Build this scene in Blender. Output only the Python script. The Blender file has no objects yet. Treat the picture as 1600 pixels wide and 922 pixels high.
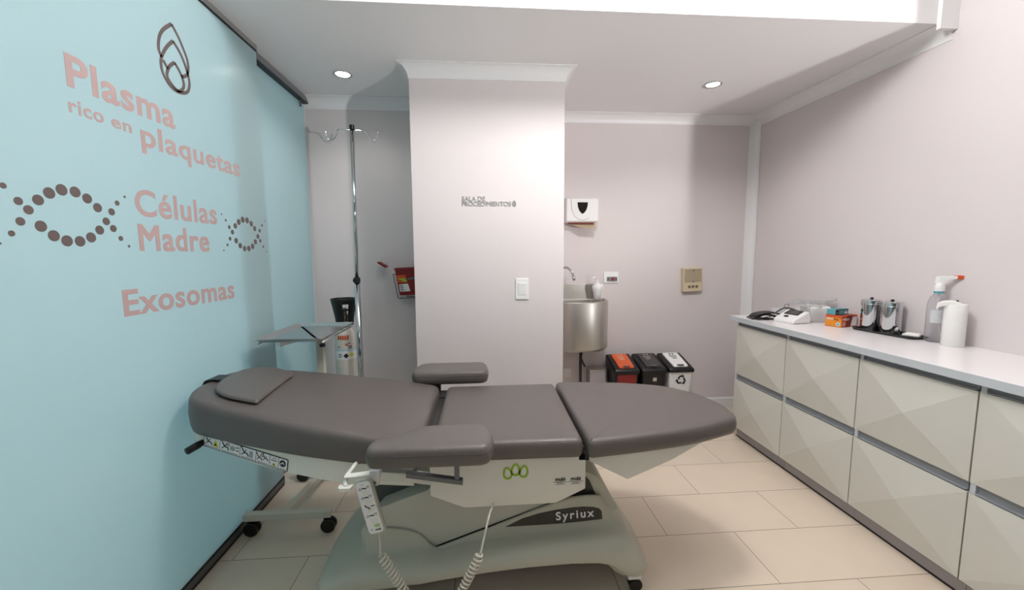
import bpy, bmesh, math, random
from mathutils import Vector, Matrix
random.seed(4)
C = bpy.context.scene.collection
sc = bpy.context.scene
PI = math.pi

# ------------------------------------------------------------------ camera
PITCH, YAW, ROLL, F_PX = 0.1002, 0.0712, -0.0056, 619.94
CAM_H = 1.35
cam = bpy.data.objects.new('camera', bpy.data.cameras.new('camera'))
C.objects.link(cam)
fw = Vector((math.sin(YAW)*math.cos(PITCH), math.cos(YAW)*math.cos(PITCH), -math.sin(PITCH)))
rt = Vector((math.cos(YAW), -math.sin(YAW), 0)); up = rt.cross(fw)
r2 = rt*math.cos(ROLL) + up*math.sin(ROLL); u2 = up*math.cos(ROLL) - rt*math.sin(ROLL)
cam.matrix_world = Matrix(((r2.x, u2.x, -fw.x, 0), (r2.y, u2.y, -fw.y, 0), (r2.z, u2.z, -fw.z, CAM_H), (0, 0, 0, 1)))
cam.data.sensor_fit = 'HORIZONTAL'; cam.data.sensor_width = 36
cam.data.lens = 36*F_PX/1600
cam.data.clip_start = 0.02
sc.camera = cam

# ------------------------------------------------------------------ world, lights, exposure
w = bpy.data.worlds.new('world'); sc.world = w; w.use_nodes = True
w.node_tree.nodes['Background'].inputs[0].default_value = (0.9, 0.95, 1.0, 1)
w.node_tree.nodes['Background'].inputs[1].default_value = 0.3
sc.view_settings.view_transform = 'Standard'
sc.view_settings.look = 'None'
sc.view_settings.exposure = 0.0
sc.view_settings.gamma = 1.0
sc.view_settings.use_curve_mapping = False

def lamp(name, kind, loc, energy, color=(1, 1, 1), size=0.1, target=None, size_y=None, spot=None, blend=1.0):
    d = bpy.data.lights.new(name, kind); d.energy = energy; d.color = color
    if kind == 'AREA':
        d.size = size
        if size_y: d.shape = 'RECTANGLE'; d.size_y = size_y
    else:
        d.shadow_soft_size = size
    if spot: d.spot_size = spot; d.spot_blend = blend
    o = bpy.data.objects.new(name, d); C.objects.link(o); o.location = loc
    if target is not None:
        o.rotation_euler = (Vector(target)-Vector(loc)).to_track_quat('-Z', 'Y').to_euler()
    return o
# lamps in the higher ceiling over the front of the room, then an unseen rear fill
lamp('ceiling_lamp', 'AREA', (0.6, 1.15, 2.88), 18, (1, 0.985, 0.965), 1.9, (0.6, 1.15, 0), 0.9)
lamp('globe_lamp', 'POINT', (0.60, 1.38, 2.74), 54, (1, 0.985, 0.97), 0.13)
lamp('rear_fill', 'AREA', (0.8, -1.8, 2.86), 12, (1, 0.985, 0.97), 2.2, (0.8, -1.8, 0), 1.4)  # added behind the camera to fill the near faces
# bright standing lamp beyond the end of the right wall, shining up and across
lamp('standing_lamp', 'SPOT', (2.965, -0.907, 1.22), 375, (1, 0.985, 0.98), 0.05, (0.68, 2.61, 2.92), None, 1.08, 1.0)
# unseen panel added to backlight the frosted glass evenly
lamp('glass_backlight', 'AREA', (-2.85, 1.0, 1.0), 98, (0.90, 0.97, 1.0), 2.2, (0, 1.0, 1.1), 4.6)

# ------------------------------------------------------------------ materials
def lin(c):
    c = [x/255 for x in c]
    return tuple([x/12.92 if x <= .04045 else ((x+.055)/1.055)**2.4 for x in c]) + (1,)
def M(name, rgb, rough=0.5, metal=0.0, var=0.03, scale=18, bump=0.0, bscale=200, coat=0.0, trans=0.0, emit=None, alpha=None, ior=1.45, spec=None):
    m = bpy.data.materials.new(name); m.use_nodes = True
    nt = m.node_tree; b = nt.nodes['Principled BSDF']
    tc = nt.nodes.new('ShaderNodeTexCoord')
    n = nt.nodes.new('ShaderNodeTexNoise'); n.inputs['Scale'].default_value = scale; n.inputs['Detail'].default_value = 3
    nt.links.new(tc.outputs['Object'], n.inputs['Vector'])
    mx = nt.nodes.new('ShaderNodeMix'); mx.data_type = 'RGBA'
    base = lin(rgb)
    mx.inputs[6].default_value = tuple([x*(1-var) for x in base[:3]]) + (1,)
    mx.inputs[7].default_value = tuple([min(1, x*(1+var)) for x in base[:3]]) + (1,)
    nt.links.new(n.outputs['Fac'], mx.inputs[0]); nt.links.new(mx.outputs[2], b.inputs['Base Color'])
    b.inputs['Roughness'].default_value = rough; b.inputs['Metallic'].default_value = metal
    b.inputs['Coat Weight'].default_value = coat; b.inputs['Coat Roughness'].default_value = 0.12
    b.inputs['Transmission Weight'].default_value = trans; b.inputs['IOR'].default_value = ior
    if spec is not None: b.inputs['Specular IOR Level'].default_value = spec
    if alpha is not None: b.inputs['Alpha'].default_value = alpha
    if bump:
        n2 = nt.nodes.new('ShaderNodeTexNoise'); n2.inputs['Scale'].default_value = bscale; n2.inputs['Detail'].default_value = 2
        nt.links.new(tc.outputs['Object'], n2.inputs['Vector'])
        bp = nt.nodes.new('ShaderNodeBump'); bp.inputs['Strength'].default_value = bump; bp.inputs['Distance'].default_value = 0.002
        nt.links.new(n2.outputs['Fac'], bp.inputs['Height']); nt.links.new(bp.outputs['Normal'], b.inputs['Normal'])
    if emit:
        b.inputs['Emission Color'].default_value = lin(rgb); b.inputs['Emission Strength'].default_value = emit
    return m

MAT = dict(
    wall=M('wall_paint', (219, 211, 211), 0.55, var=.012, scale=3, bump=.06, bscale=90),
    wallgrey=M('fill_cut_grey', (110, 106, 106), 0.6, var=.02, scale=3),  # unseen front wall, made dark to cut fill on the near sides
    ceil=M('ceiling_paint', (232, 230, 231), 0.6, var=.01, scale=3),
    trim=M('trim_paint', (235, 234, 235), 0.4, var=.01),
    cab=M('cabinet_lacquer', (213, 211, 203), 0.32, var=.012, scale=4),
    cabgrey=M('cabinet_grey', (140, 142, 146), 0.4, var=.02),
    channel=M('channel_grey', (142, 146, 151), 0.4, 0.1, var=.02),
    plinth=M('plinth_grey', (172, 165, 169), 0.4, 0.1, var=.02),
    counter=M('counter_white', (236, 232, 233), 0.22, var=.008),
    edge=M('counter_edge', (196, 201, 206), 0.35, var=.015),
    leather=M('grey_leather', (95, 88, 85), 0.42, var=.03, scale=30, bump=.35, bscale=420, coat=.08),
    leatherside=M('grey_leather_pad', (97, 91, 88), 0.40, var=.03, scale=30, bump=.35, bscale=420, coat=.08),
    seam=M('seam_thread', (74, 69, 67), 0.6),
    shell=M('white_grey_plastic', (228, 227, 218), 0.4, var=.015),
    base=M('sage_grey_plastic', (182, 183, 170), 0.38, var=.02, scale=8),
    arm=M('arm_grey_plastic', (186, 186, 176), 0.42, var=.02),
    dark=M('dark_plastic', (52, 50, 48), 0.4, var=.05),
    darkteal=M('dark_slate_plastic', (72, 80, 80), 0.45, var=.04),
    black=M('black_plastic', (18, 18, 19), 0.38, var=.1),
    blackgloss=M('black_gloss', (14, 14, 15), 0.15, var=.1),
    chrome=M('chrome', (210, 210, 212), 0.08, 1.0, var=.01),
    steel=M('brushed_steel', (206, 202, 196), 0.36, 1.0, var=.03, scale=40),
    steeltray=M('polished_steel', (196, 198, 198), 0.3, 1.0, var=.02),
    metalgrey=M('grey_metal', (110, 112, 114), 0.4, 0.6, var=.03),
    cream=M('cream_painted_steel', (214, 208, 192), 0.42, var=.02),
    white=M('white_plastic', (236, 235, 235), 0.3, var=.01),
    softwhite=M('white_tissue', (238, 236, 233), 0.8, var=.015),
    green=M('lime_print', (150, 190, 40), 0.5),
    ink=M('black_ink', (30, 29, 30), 0.55),
    inkgrey=M('dark_taupe_vinyl', (104, 92, 90), 0.5),
    pink=M('dusty_pink_vinyl', (190, 163, 161), 0.5),
    signmetal=M('sign_grey_metal', (165, 166, 166), 0.4, 0.2),
    red=M('red_plastic', (128, 28, 26), 0.4),
    orange=M('orange_print', (205, 84, 40), 0.5),
    amber=M('amber_print', (222, 140, 40), 0.5),
    maroon=M('maroon_print', (128, 34, 28), 0.5),
    tealp=M('teal_card', (92, 160, 170), 0.5),
    beige=M('ivory_plastic', (206, 192, 162), 0.45),
    beigegrey=M('ivory_groove', (120, 108, 90), 0.6),
    yellow=M('yellow_print', (206, 200, 40), 0.5),
    tank=M('white_cylinder_paint', (216, 210, 200), 0.45, var=.07, scale=40),
    paper=M('kraft_towel', (196, 176, 146), 0.8, var=.04),
    binred=M('orange_flap', (214, 92, 48), 0.4),
    bindark=M('charcoal_flap', (62, 60, 60), 0.4),
    labelblue=M('pale_blue_print', (176, 208, 216), 0.5),
    screen=M('lcd_screen', (88, 80, 76), 0.2),
    smoke=M('smoked_window', (36, 34, 32), 0.12),
    cable=M('putty_cable', (206, 200, 186), 0.45),
    binbody=M('bin_white', (226, 226, 228), 0.4),
    clear=M('clear_plastic', (240, 244, 245), 0.08, var=.0, trans=0.9, ior=1.15, alpha=.75),
    cloudy=M('cloudy_plastic', (236, 238, 240), 0.3, var=.05, scale=60, trans=0.15, ior=1.2, alpha=.55),
    liquid=M('clear_pet', (226, 226, 230), 0.06, var=.0, trans=0.95, ior=1.12, alpha=.8),
    rail=M('rail_aluminium', (128, 130, 132), 0.4, 0.1),
    emit=M('lamp_glow', (255, 252, 244), 0.5, emit=14),
)
# floor: large beige tiles in running bond
m = bpy.data.materials.new('floor_tiles'); m.use_nodes = True; nt = m.node_tree; b = nt.nodes['Principled BSDF']
tc = nt.nodes.new('ShaderNodeTexCoord'); mp = nt.nodes.new('ShaderNodeMapping'); mp.inputs['Location'].default_value = (-0.534, -1.73, 0)
br = nt.nodes.new('ShaderNodeTexBrick'); br.offset = 0.5; br.offset_frequency = 2; br.squash = 1
br.inputs['Scale'].default_value = 1.0; br.inputs['Brick Width'].default_value = 0.668; br.inputs['Row Height'].default_value = 0.3085
br.inputs['Mortar Size'].default_value = 0.0017; br.inputs['Mortar Smooth'].default_value = 0.3; br.inputs['Bias'].default_value = 0
br.inputs['Color1'].default_value = lin((234, 218, 198)); br.inputs['Color2'].default_value = lin((228, 212, 192)); br.inputs['Mortar'].default_value = lin((128, 112, 96))
nt.links.new(tc.outputs['Object'], mp.inputs['Vector']); nt.links.new(mp.outputs['Vector'], br.inputs['Vector'])
ns = nt.nodes.new('ShaderNodeTexNoise'); ns.inputs['Scale'].default_value = 5; ns.inputs['Detail'].default_value = 5
nt.links.new(tc.outputs['Object'], ns.inputs['Vector'])
mx = nt.nodes.new('ShaderNodeMix'); mx.data_type = 'RGBA'; mx.blend_type = 'MULTIPLY'; mx.inputs[0].default_value = 0.12
nt.links.new(br.outputs['Color'], mx.inputs[6]); nt.links.new(ns.outputs['Fac'], mx.inputs[7]); nt.links.new(mx.outputs[2], b.inputs['Base Color'])
b.inputs['Roughness'].default_value = 0.33
MAT['floor'] = m
# frosted glass: pale aqua film, part diffuse, part translucent, soft gloss
m = bpy.data.materials.new('frosted_glass'); m.use_nodes = True; nt = m.node_tree
b = nt.nodes['Principled BSDF']; out = nt.nodes['Material Output']
b.inputs['Base Color'].default_value = lin((200, 220, 222)); b.inputs['Roughness'].default_value = 0.28
b.inputs['Coat Weight'].default_value = 0.25; b.inputs['Coat Roughness'].default_value = 0.16
tr = nt.nodes.new('ShaderNodeBsdfTranslucent'); tr.inputs['Color'].default_value = lin((196, 226, 232))
ms = nt.nodes.new('ShaderNodeMixShader'); ms.inputs[0].default_value = 0.42
nt.links.new(b.outputs[0], ms.inputs[1]); nt.links.new(tr.outputs[0], ms.inputs[2]); nt.links.new(ms.outputs[0], out.inputs['Surface'])
MAT['glass'] = m

# ------------------------------------------------------------------ helpers
ORG = {}
def root_origin(p):
    while p is not None and p.parent is not None: p = p.parent
    return Vector(ORG.get(p.name, (0, 0, 0))) if p is not None else Vector((0, 0, 0))
def thing(name, label, cat, loc, group=None):
    o = bpy.data.objects.new(name, None); C.objects.link(o); o.empty_display_size = 0.05
    o.location = loc; ORG[o.name] = tuple(loc)
    o['label'] = label; o['category'] = cat
    if group: o['group'] = group
    return o
def tag(o, label, cat, group=None):
    o['label'] = label; o['category'] = cat
    if group: o['group'] = group
    return o
def obj(name, bm, mat, parent=None, smooth=False, bevel=0, label=None, sub=0, origin=None, seg=2, angle=0.6):
    bmesh.ops.recalc_face_normals(bm, faces=bm.faces[:])
    off = root_origin(parent) if parent is not None else Vector(origin or (0, 0, 0))
    bmesh.ops.translate(bm, verts=bm.verts[:], vec=-off)
    me = bpy.data.meshes.new(name); bm.to_mesh(me); bm.free()
    mats = mat if isinstance(mat, (list, tuple)) else [mat]
    for k in mats: me.materials.append(MAT[k])
    if smooth:
        for p in me.polygons: p.use_smooth = True
    o = bpy.data.objects.new(name, me); C.objects.link(o)
    if parent is not None: o.parent = parent
    else: o.location = off; ORG[o.name] = tuple(off)
    if bevel:
        md = o.modifiers.new('bevel', 'BEVEL'); md.width = bevel; md.segments = seg; md.limit_method = 'ANGLE'; md.angle_limit = angle
        if not smooth:
            for p in me.polygons: p.use_smooth = True
            md.harden_normals = True
    if sub:
        md = o.modifiers.new('sub', 'SUBSURF'); md.levels = sub; md.render_levels = sub
    if label: o['label'] = label
    return o
def struct(name, bm, mat, parent=None, **k):
    o = obj(name, bm, mat, parent, **k)
    if parent is None: o['kind'] = 'structure'
    return o
def B(): return bmesh.new()
def box(bm, x0, y0, z0, x1, y1, z1, mi=0):
    v = [bm.verts.new(p) for p in ((x0, y0, z0), (x1, y0, z0), (x1, y1, z0), (x0, y1, z0), (x0, y0, z1), (x1, y0, z1), (x1, y1, z1), (x0, y1, z1))]
    for f in ((0, 3, 2, 1), (4, 5, 6, 7), (0, 1, 5, 4), (1, 2, 6, 5), (2, 3, 7, 6), (3, 0, 4, 7)):
        bm.faces.new([v[i] for i in f]).material_index = mi
    return bm
def loft(bm, rings, cap0=True, cap1=True, mi=0):
    R = [[bm.verts.new(p) for p in r] for r in rings]
    n = len(R[0])
    for a, b_ in zip(R[:-1], R[1:]):
        for i in range(n):
            bm.faces.new((a[i], a[(i+1) % n], b_[(i+1) % n], b_[i])).material_index = mi
    if cap0: bm.faces.new(R[0][::-1]).material_index = mi
    if cap1: bm.faces.new(R[-1]).material_index = mi
    return bm
def prism(bm, poly, fn, d0, d1, mi=0):
    """poly: 2-D outline; fn(u,v,d) -> 3-D point; extruded from d0 to d1"""
    return loft(bm, [[fn(u, v, d0) for u, v in poly], [fn(u, v, d1) for u, v in poly]], mi=mi)
XZ = lambda u, v, d: (u, d, v)
XY = lambda u, v, d: (u, v, d)
YZ = lambda u, v, d: (d, u, v)
def frames(path, closed=False):
    n = len(path); T = []
    for i in range(n):
        a = path[(i-1) % n] if (closed or i > 0) else path[0]; c = path[(i+1) % n] if (closed or i < n-1) else path[-1]
        T.append((Vector(c)-Vector(a)).normalized())
    nrm = Vector((0, 0, 1)) if abs(T[0].z) < 0.9 else Vector((1, 0, 0))
    nrm = (nrm - T[0]*nrm.dot(T[0])).normalized(); out = []
    for i in range(n):
        nrm = (nrm - T[i]*nrm.dot(T[i])).normalized(); out.append((T[i], nrm, T[i].cross(nrm)))
    return out
def tube(bm, path, r, seg=10, closed=False, mi=0):
    fr = frames(path, closed); rings = []
    for i, (p, (t, n, s)) in enumerate(zip(path, fr)):
        rr = r[i] if isinstance(r, (list, tuple)) else r
        rings.append([Vector(p)+(n*math.cos(2*PI*k/seg)+s*math.sin(2*PI*k/seg))*rr for k in range(seg)])
    if closed:
        rings.append(rings[0])
        R = [[bm.verts.new(q) for q in x] for x in rings[:-1]]; R.append(R[0])
        for a, b_ in zip(R[:-1], R[1:]):
            for i in range(seg): bm.faces.new((a[i], a[(i+1) % seg], b_[(i+1) % seg], b_[i])).material_index = mi
    else: loft(bm, rings, mi=mi)
    return bm
def lathe(bm, prof, c, seg=32, axis='z', cap0=True, cap1=True, mi=0, ang=None):
    rings = []
    for r, h in prof:
        ring = []
        for k in range(seg):
            a = 2*PI*k/seg
            if axis == 'z': ring.append((c[0]+r*math.cos(a), c[1]+r*math.sin(a), c[2]+h))
            elif axis == 'y': ring.append((c[0]+r*math.cos(a), c[1]+h, c[2]+r*math.sin(a)))
            else: ring.append((c[0]+h, c[1]+r*math.cos(a), c[2]+r*math.sin(a)))
        rings.append(ring)
    return loft(bm, rings, cap0, cap1, mi)
def catmull(pts, n=8):
    P = [Vector(p) for p in pts]; P = [P[0]*2-P[1]] + P + [P[-1]*2-P[-2]]; out = []
    for i in range(1, len(P)-2):
        for k in range(n):
            t = k/n; a, b_, c, d = P[i-1], P[i], P[i+1], P[i+2]
            out.append(0.5*((2*b_)+(c-a)*t+(2*a-5*b_+4*c-d)*t*t+(3*b_-a-3*c+d)*t**3))
    out.append(P[-2]); return out
def rpoly(pts, r, n=5):
    """round the corners of a 2-D polygon; r a number or a list"""
    out = []; L = len(pts)
    for i, p in enumerate(pts):
        rr = r[i] if isinstance(r, (list, tuple)) else r
        p = Vector(p); a = Vector(pts[i-1]); c = Vector(pts[(i+1) % L])
        da = (a-p); dc = (c-p); rr = min(rr, da.length*.48, dc.length*.48)
        if rr <= 1e-6: out.append(tuple(p)); continue
        s = p+da.normalized()*rr; e = p+dc.normalized()*rr
        for k in range(n+1):
            t = k/n; q = s*(1-t)**2 + p*2*t*(1-t) + e*t*t; out.append(tuple(q))
    return out
def rect(x0, y0, x1, y1): return [(x0, y0), (x1, y0), (x1, y1), (x0, y1)]
def area2(p): return sum(p[i-1][0]*p[i][1]-p[i][0]*p[i-1][1] for i in range(len(p)))
def inset(poly, d):
    s = 1 if area2(poly) > 0 else -1; L = len(poly); out = []
    for i in range(L):
        a = Vector(poly[i-1]); p = Vector(poly[i]); c = Vector(poly[(i+1) % L])
        t1 = (p-a); t2 = (c-p)
        if t1.length < 1e-9: t1 = t2
        if t2.length < 1e-9: t2 = t1
        t1.normalize(); t2.normalize()
        n1 = Vector((-t1.y, t1.x))*s; n2 = Vector((-t2.y, t2.x))*s
        n = n1+n2
        if n.length < 1e-6: n = n1
        n.normalize(); k = max(0.45, n.dot(n1)); out.append(tuple(p+n*(d/k)))
    return out
def cushion(bm, poly, z0, z1, r=0.02, dome=0.006, bulge=0.004, tf=None):
    tf = tf or (lambda p: p)
    cx = sum(p[0] for p in poly)/len(poly); cy = sum(p[1] for p in poly)/len(poly)
    rings = []
    def add(pl, z): rings.append([tf((x, y, z)) for x, y in pl])
    add(inset(poly, r*.6), z0); add(inset(poly, r*.15), z0+r*.25); add(inset(poly, -bulge*.3), z0+r*.8)
    add(inset(poly, -bulge), (z0+z1)/2)
    for k in range(5):
        a = k/4*PI/2; add(inset(poly, r*(1-math.cos(a)) - bulge*.3*math.cos(a)), z1-r+r*math.sin(a))
    last = inset(poly, r)
    for s, h in ((.94, .2), (.85, .45), (.7, .7), (.5, .9), (.25, 1.0), (.03, 1.02)):
        add([(cx+(x-cx)*s, cy+(y-cy)*s) for x, y in last], z1+dome*h)
    loft(bm, rings); return bm
def outline_tube(bm, poly, z, r, tf=None, seg=6):
    tf = tf or (lambda p: p)
    tube(bm, [Vector(tf((x, y, z))) for x, y in poly], r, seg, closed=True)
def text(name, body, mat, parent, org, right, upv, w, h, depth=0.0008, bold=0.0, res=6, label=None, space=1.0):
    """lettering fitted to a w x h rectangle whose lower left corner is org"""
    fat = 0.0
    if 'M' in body: fat, bold = bold, 0.0      # the M of this font cannot be offset: thicken it by shifted copies
    cu = bpy.data.curves.new(name, 'FONT'); cu.body = body; cu.extrude = 0.0; cu.offset = bold; cu.space_character = space; cu.resolution_u = res
    to = bpy.data.objects.new(name+'_tmp', cu); C.objects.link(to)
    bpy.context.view_layer.update()
    dg = bpy.context.evaluated_depsgraph_get(); me = bpy.data.meshes.new_from_object(to.evaluated_get(dg))
    bpy.data.objects.remove(to); bpy.data.curves.remove(cu)
    xs = [v.co.x for v in me.vertices]; ys = [v.co.y for v in me.vertices]
    x0, x1, y0, y1 = min(xs), max(xs), min(ys), max(ys)
    right = Vector(right).normalized(); upv = Vector(upv).normalized(); nrm = right.cross(upv); org = Vector(org)
    bm = B()
    kx, ky = w/(x1-x0+2*fat), h/(y1-y0+2*fat)
    for k, (du, dv) in enumerate(((0, 0), (1, 1), (-1, 1), (1, -1), (-1, -1), (1, 0), (-1, 0)) if fat else ((0, 0),)):
        n0 = len(bm.verts); bm.from_mesh(me); bm.verts.ensure_lookup_table()
        for v in bm.verts[n0:]:
            v.co = org + right*((v.co.x-x0+fat+du*fat)*kx) + upv*((v.co.y-y0+fat+dv*fat)*ky) + nrm*(k*2e-6)
    bpy.data.meshes.remove(me)
    for f in bm.faces: f.smooth = False
    fs = bm.faces[:]
    ex = bmesh.ops.extrude_face_region(bm, geom=fs)
    bmesh.ops.translate(bm, verts=[g for g in ex['geom'] if isinstance(g, bmesh.types.BMVert)], vec=nrm*depth)
    return obj(name, bm, mat, parent, label=label)
def plane_fn(org, right, upv):
    right = Vector(right).normalized(); upv = Vector(upv).normalized(); n = right.cross(upv); org = Vector(org)
    return lambda u, v, d: org+right*u+upv*v+n*d
def ribbon(bm, pts, wd, fn, d0, d1, closed=False):
    """flat stroke of width wd along 2-D points, on the plane fn"""
    P = [Vector(p) for p in pts]; n = len(P)
    L, R = [], []
    for i in range(n):
        a = P[i-1] if (closed or i > 0) else P[0]; c = P[(i+1) % n] if (closed or i < n-1) else P[-1]
        t = (c-a).normalized(); nn = Vector((-t.y, t.x)); ww = wd[i] if isinstance(wd, (list, tuple)) else wd
        L.append(P[i]+nn*ww/2); R.append(P[i]-nn*ww/2)
    m_ = n if closed else n-1
    V = [[bm.verts.new(fn(q.x, q.y, d)) for q in S] for S in (L, R) for d in (d0, d1)]
    for i in range(m_):
        j = (i+1) % n
        bm.faces.new((V[0][i], V[0][j], V[1][j], V[1][i])); bm.faces.new((V[2][i], V[3][i], V[3][j], V[2][j]))
        bm.faces.new((V[1][i], V[1][j], V[3][j], V[3][i])); bm.faces.new((V[0][i], V[2][i], V[2][j], V[0][j]))
    if not closed:
        for i in (0, n-1): bm.faces.new((V[0][i], V[1][i], V[3][i], V[2][i]))
    return bm
def disc(bm, cu, cv, r, fn, d0, d1, n=20, ru=None, mi=0):
    prism(bm, [(cu+(ru or r)*math.cos(2*PI*k/n), cv+r*math.sin(2*PI*k/n)) for k in range(n)], fn, d0, d1, mi)
def copy_tree(o, parent=None):
    c = o.copy(); C.objects.link(c)
    if parent is not None: c.parent = parent
    else: ORG[c.name] = ORG.get(o.name, (0, 0, 0))
    for ch in list(o.children): copy_tree(ch, c)
    return c
def caster(parent, x, y, r=0.033, top=0.078, w_=0.018, fork='black', wheel='black', twin=True, dirx=1.0):
    bm = B(); lathe(bm, [(0.007, 0), (0.007, top-2*r+.03)], (x, y, 2*r-.03), 10)
    prism(bm, [(x-.018, 2*r+.006), (x+.018, 2*r+.006), (x+.016+.01*dirx, r-.002), (x-.006+.01*dirx, r-.002)], XZ, y-.006, y+.006)
    c = obj('caster', bm, fork, parent, bevel=.002)
    bm = B()
    for s in (-1, 1):
        yy = y+s*(w_*.55+.004); lathe(bm, [(r*.3, -w_/2), (r*.85, -w_/2), (r, -w_/3), (r, w_/3), (r*.85, w_/2), (r*.3, w_/2)], (x+.01*dirx, yy, r), 24, 'y')
    obj('wheel', bm, wheel, c, bevel=0)
    return c

# ------------------------------------------------------------------ room
BY, AY, RX, GX, CZ, SY, UZ = 3.26, 3.045, 2.335, -1.195, 2.468, 1.9155, 2.92
PLX, PRX, PY = -0.427, 0.508, 2.498
bm = B(); box(bm, -3.0, -3.2, -.08, 4.2, 3.45, 0); struct('floor', bm, 'floor')
bm = B(); box(bm, -3.0, SY, CZ, 4.2, 3.5, UZ+.1); struct('ceiling', bm, 'ceil')
bm = B(); box(bm, -3.0, -3.2, UZ, 4.2, SY, UZ+.1); struct('ceiling_front', bm, 'ceil')
bm = B(); box(bm, PRX, BY, 0, RX+.1, BY+.1, CZ); struct('wall_back', bm, 'wall')
bm = B(); box(bm, -3.0, AY, 0, PLX, AY+.1, CZ); struct('wall_alcove', bm, 'wall')
bm = B(); box(bm, PLX, PY, 0, PRX, BY+.1, CZ); struct('wall_pillar', bm, 'wall')
RW = lambda y: 2.285+(BY-y)*.030     # inner face of the right wall, slightly off square
bm = B(); prism(bm, [(RW(1.15), 1.15), (RX+.12, 1.15), (RX+.12, BY+.1), (RW(BY+.1), BY+.1)], XY, 0, UZ); struct('wall_right', bm, 'wall')
bm = B(); box(bm, RX+.1, 1.15, 0, 4.1, 1.25, UZ); struct('wall_recess', bm, 'wall')
bm = B(); box(bm, 4.1, -3.2, 0, 4.2, 1.25, UZ); struct('wall_far_right', bm, 'wall')
bm = B(); box(bm, -3.0, -3.2, 0, 4.2, -3.1, UZ); struct('wall_front', bm, 'wallgrey')
bm = B(); box(bm, -3.0, -3.1, 0, -2.9, AY, UZ); struct('wall_left', bm, 'wall')
def cove(c, h):   # concave quarter profile: (out from wall, down from ceiling)
    pr = [(0, 0), (c, 0), (c, -.004)]
    for k in range(1, 8):
        a = k/8*PI/2; pr.append((c-(c-.004)*math.sin(a), -h+(h-.004)*math.cos(a)))
    pr += [(.004, -h), (0, -h)]
    return pr
tn = [0]
def trim(bm, smooth=False):
    tn[0] += 1; return struct('trim_%d' % tn[0], bm, 'trim')
bm = B(); prism(bm, cove(.07, .066), lambda u, v, d: (d, BY-u, CZ+v), PRX, RW(BY)); trim(bm)
bm = B(); prism(bm, cove(.07, .074), lambda u, v, d: (d, AY-u, CZ+v), -1.33, PLX); trim(bm)
bm = B()   # pillar wrap with mitred corners
pr = cove(.062, .074)
loft(bm, [[(PLX-u, 3.04, CZ+v) for u, v in pr], [(PLX-u, PY-u, CZ+v) for u, v in pr], [(PRX+u, PY-u, CZ+v) for u, v in pr], [(PRX+u, 3.25, CZ+v) for u, v in pr]]); trim(bm)
bm = B()   # right wall, then up the wall past the edge of the lowered ceiling
pr = cove(.085, .07)
loft(bm, [[(RW(BY)-u, BY, CZ+v) for u, v in pr], [(RW(SY)-u, SY, CZ+v) for u, v in pr]]); trim(bm)
bm = B(); box(bm, RW(SY)-.092, SY-.02, CZ-.03, RW(SY), SY, UZ); trim(bm)
bm = B()   # moulding in the vertical corner
loft(bm, [[(RW(BY)-u, BY+v, 0) for u, v in cove(.07, .05)], [(RW(BY)-u, BY+v, CZ-.03) for u, v in cove(.07, .05)]]); trim(bm)
bm = B(); prism(bm, [(0, 0), (.014, 0), (.014, .08), (.008, .092), (0, .092)], lambda u, v, d: (d, BY-u, v), PRX, RW(BY)-.07); struct('baseboard_back', bm, 'trim')

# ------------------------------------------------------------------ glass partition with lettering
gp = thing('glass_panel', 'large frosted aqua glass panel with pink lettering and dotted spirals, nearest the camera', 'glass panel', (GX, 0.9, 0))
bm = B(); box(bm, GX-.012, -3.1, .045, GX, 2.325, 2.455); obj('pane', bm, 'glass', gp)
bm = B(); box(bm, GX-.014, -3.1, .018, GX+.004, 2.325, .046); obj('bottom_rail', bm, 'metalgrey', gp, label='grey bottom rail')
bm = B(); box(bm, GX-.012, -3.1, .0, GX+.001, 2.325, .018); box(bm, GX-.013, -3.1, .046, GX+.003, 2.325, .056); obj('seal', bm, 'black', gp, label='black rubber seal')
bm = B(); box(bm, GX-.02, -3.1, 2.442, GX+.006, 2.325, 2.468); obj('top_rail', bm, 'steeltray', gp, label='polished top rail')
bm = B(); box(bm, GX-.013, -3.1, 2.434, GX+.004, 2.325, 2.442); obj('gasket', bm, 'black', gp, label='black gasket under the top rail')
def gl(name, body, y0, y1, z0, z1, bold=.02): text(name, body, 'pink', gp, (GX+.0002, y0, z0), (0, 1, 0), (0, 0, 1), y1-y0, z1-z0, .0006, bold, label='dusty pink lettering', space=1.07)
gl('lettering', 'Plasma', 1.292, 1.699, 1.844, 1.939, .024)
gl('lettering', 'rico', 1.289, 1.3965, 1.771, 1.812)
gl('lettering', 'en', 1.422, 1.497, 1.771, 1.7995)
gl('lettering', 'plaquetas', 1.532, 2.101, 1.716, 1.823)
gl('lettering', 'C\u00e9lulas', 1.481, 1.903, 1.493, 1.588)
gl('lettering', 'Madre', 1.483, 1.838, 1.371, 1.466, .02)
gl('lettering', 'Exosomas', 1.397, 1.987, 1.151, 1.242, .024)
GF = plane_fn((GX+.0002, 0, 0), (0, 1, 0), (0, 0, 1))
BIG = [(1.102,1.53,30),(1.131,1.496,40),(1.152,1.476,45),(1.178,1.505,52),(1.208,1.528,55),(1.242,1.542,55),(1.28,1.542,52),(1.314,1.528,48),(1.344,1.504,45),(1.368,1.464,38),(1.39,1.496,35),(1.413,1.527,25),(1.443,1.551,13),(1.39,1.443,35),(1.413,1.412,25),(1.441,1.387,13),(1.343,1.435,45),(1.313,1.411,50),(1.278,1.398,52),(1.241,1.398,55),(1.207,1.411,55),(1.177,1.435,55),(1.13,1.444,42),(1.107,1.412,30),(1.08,1.386,12)]
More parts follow.
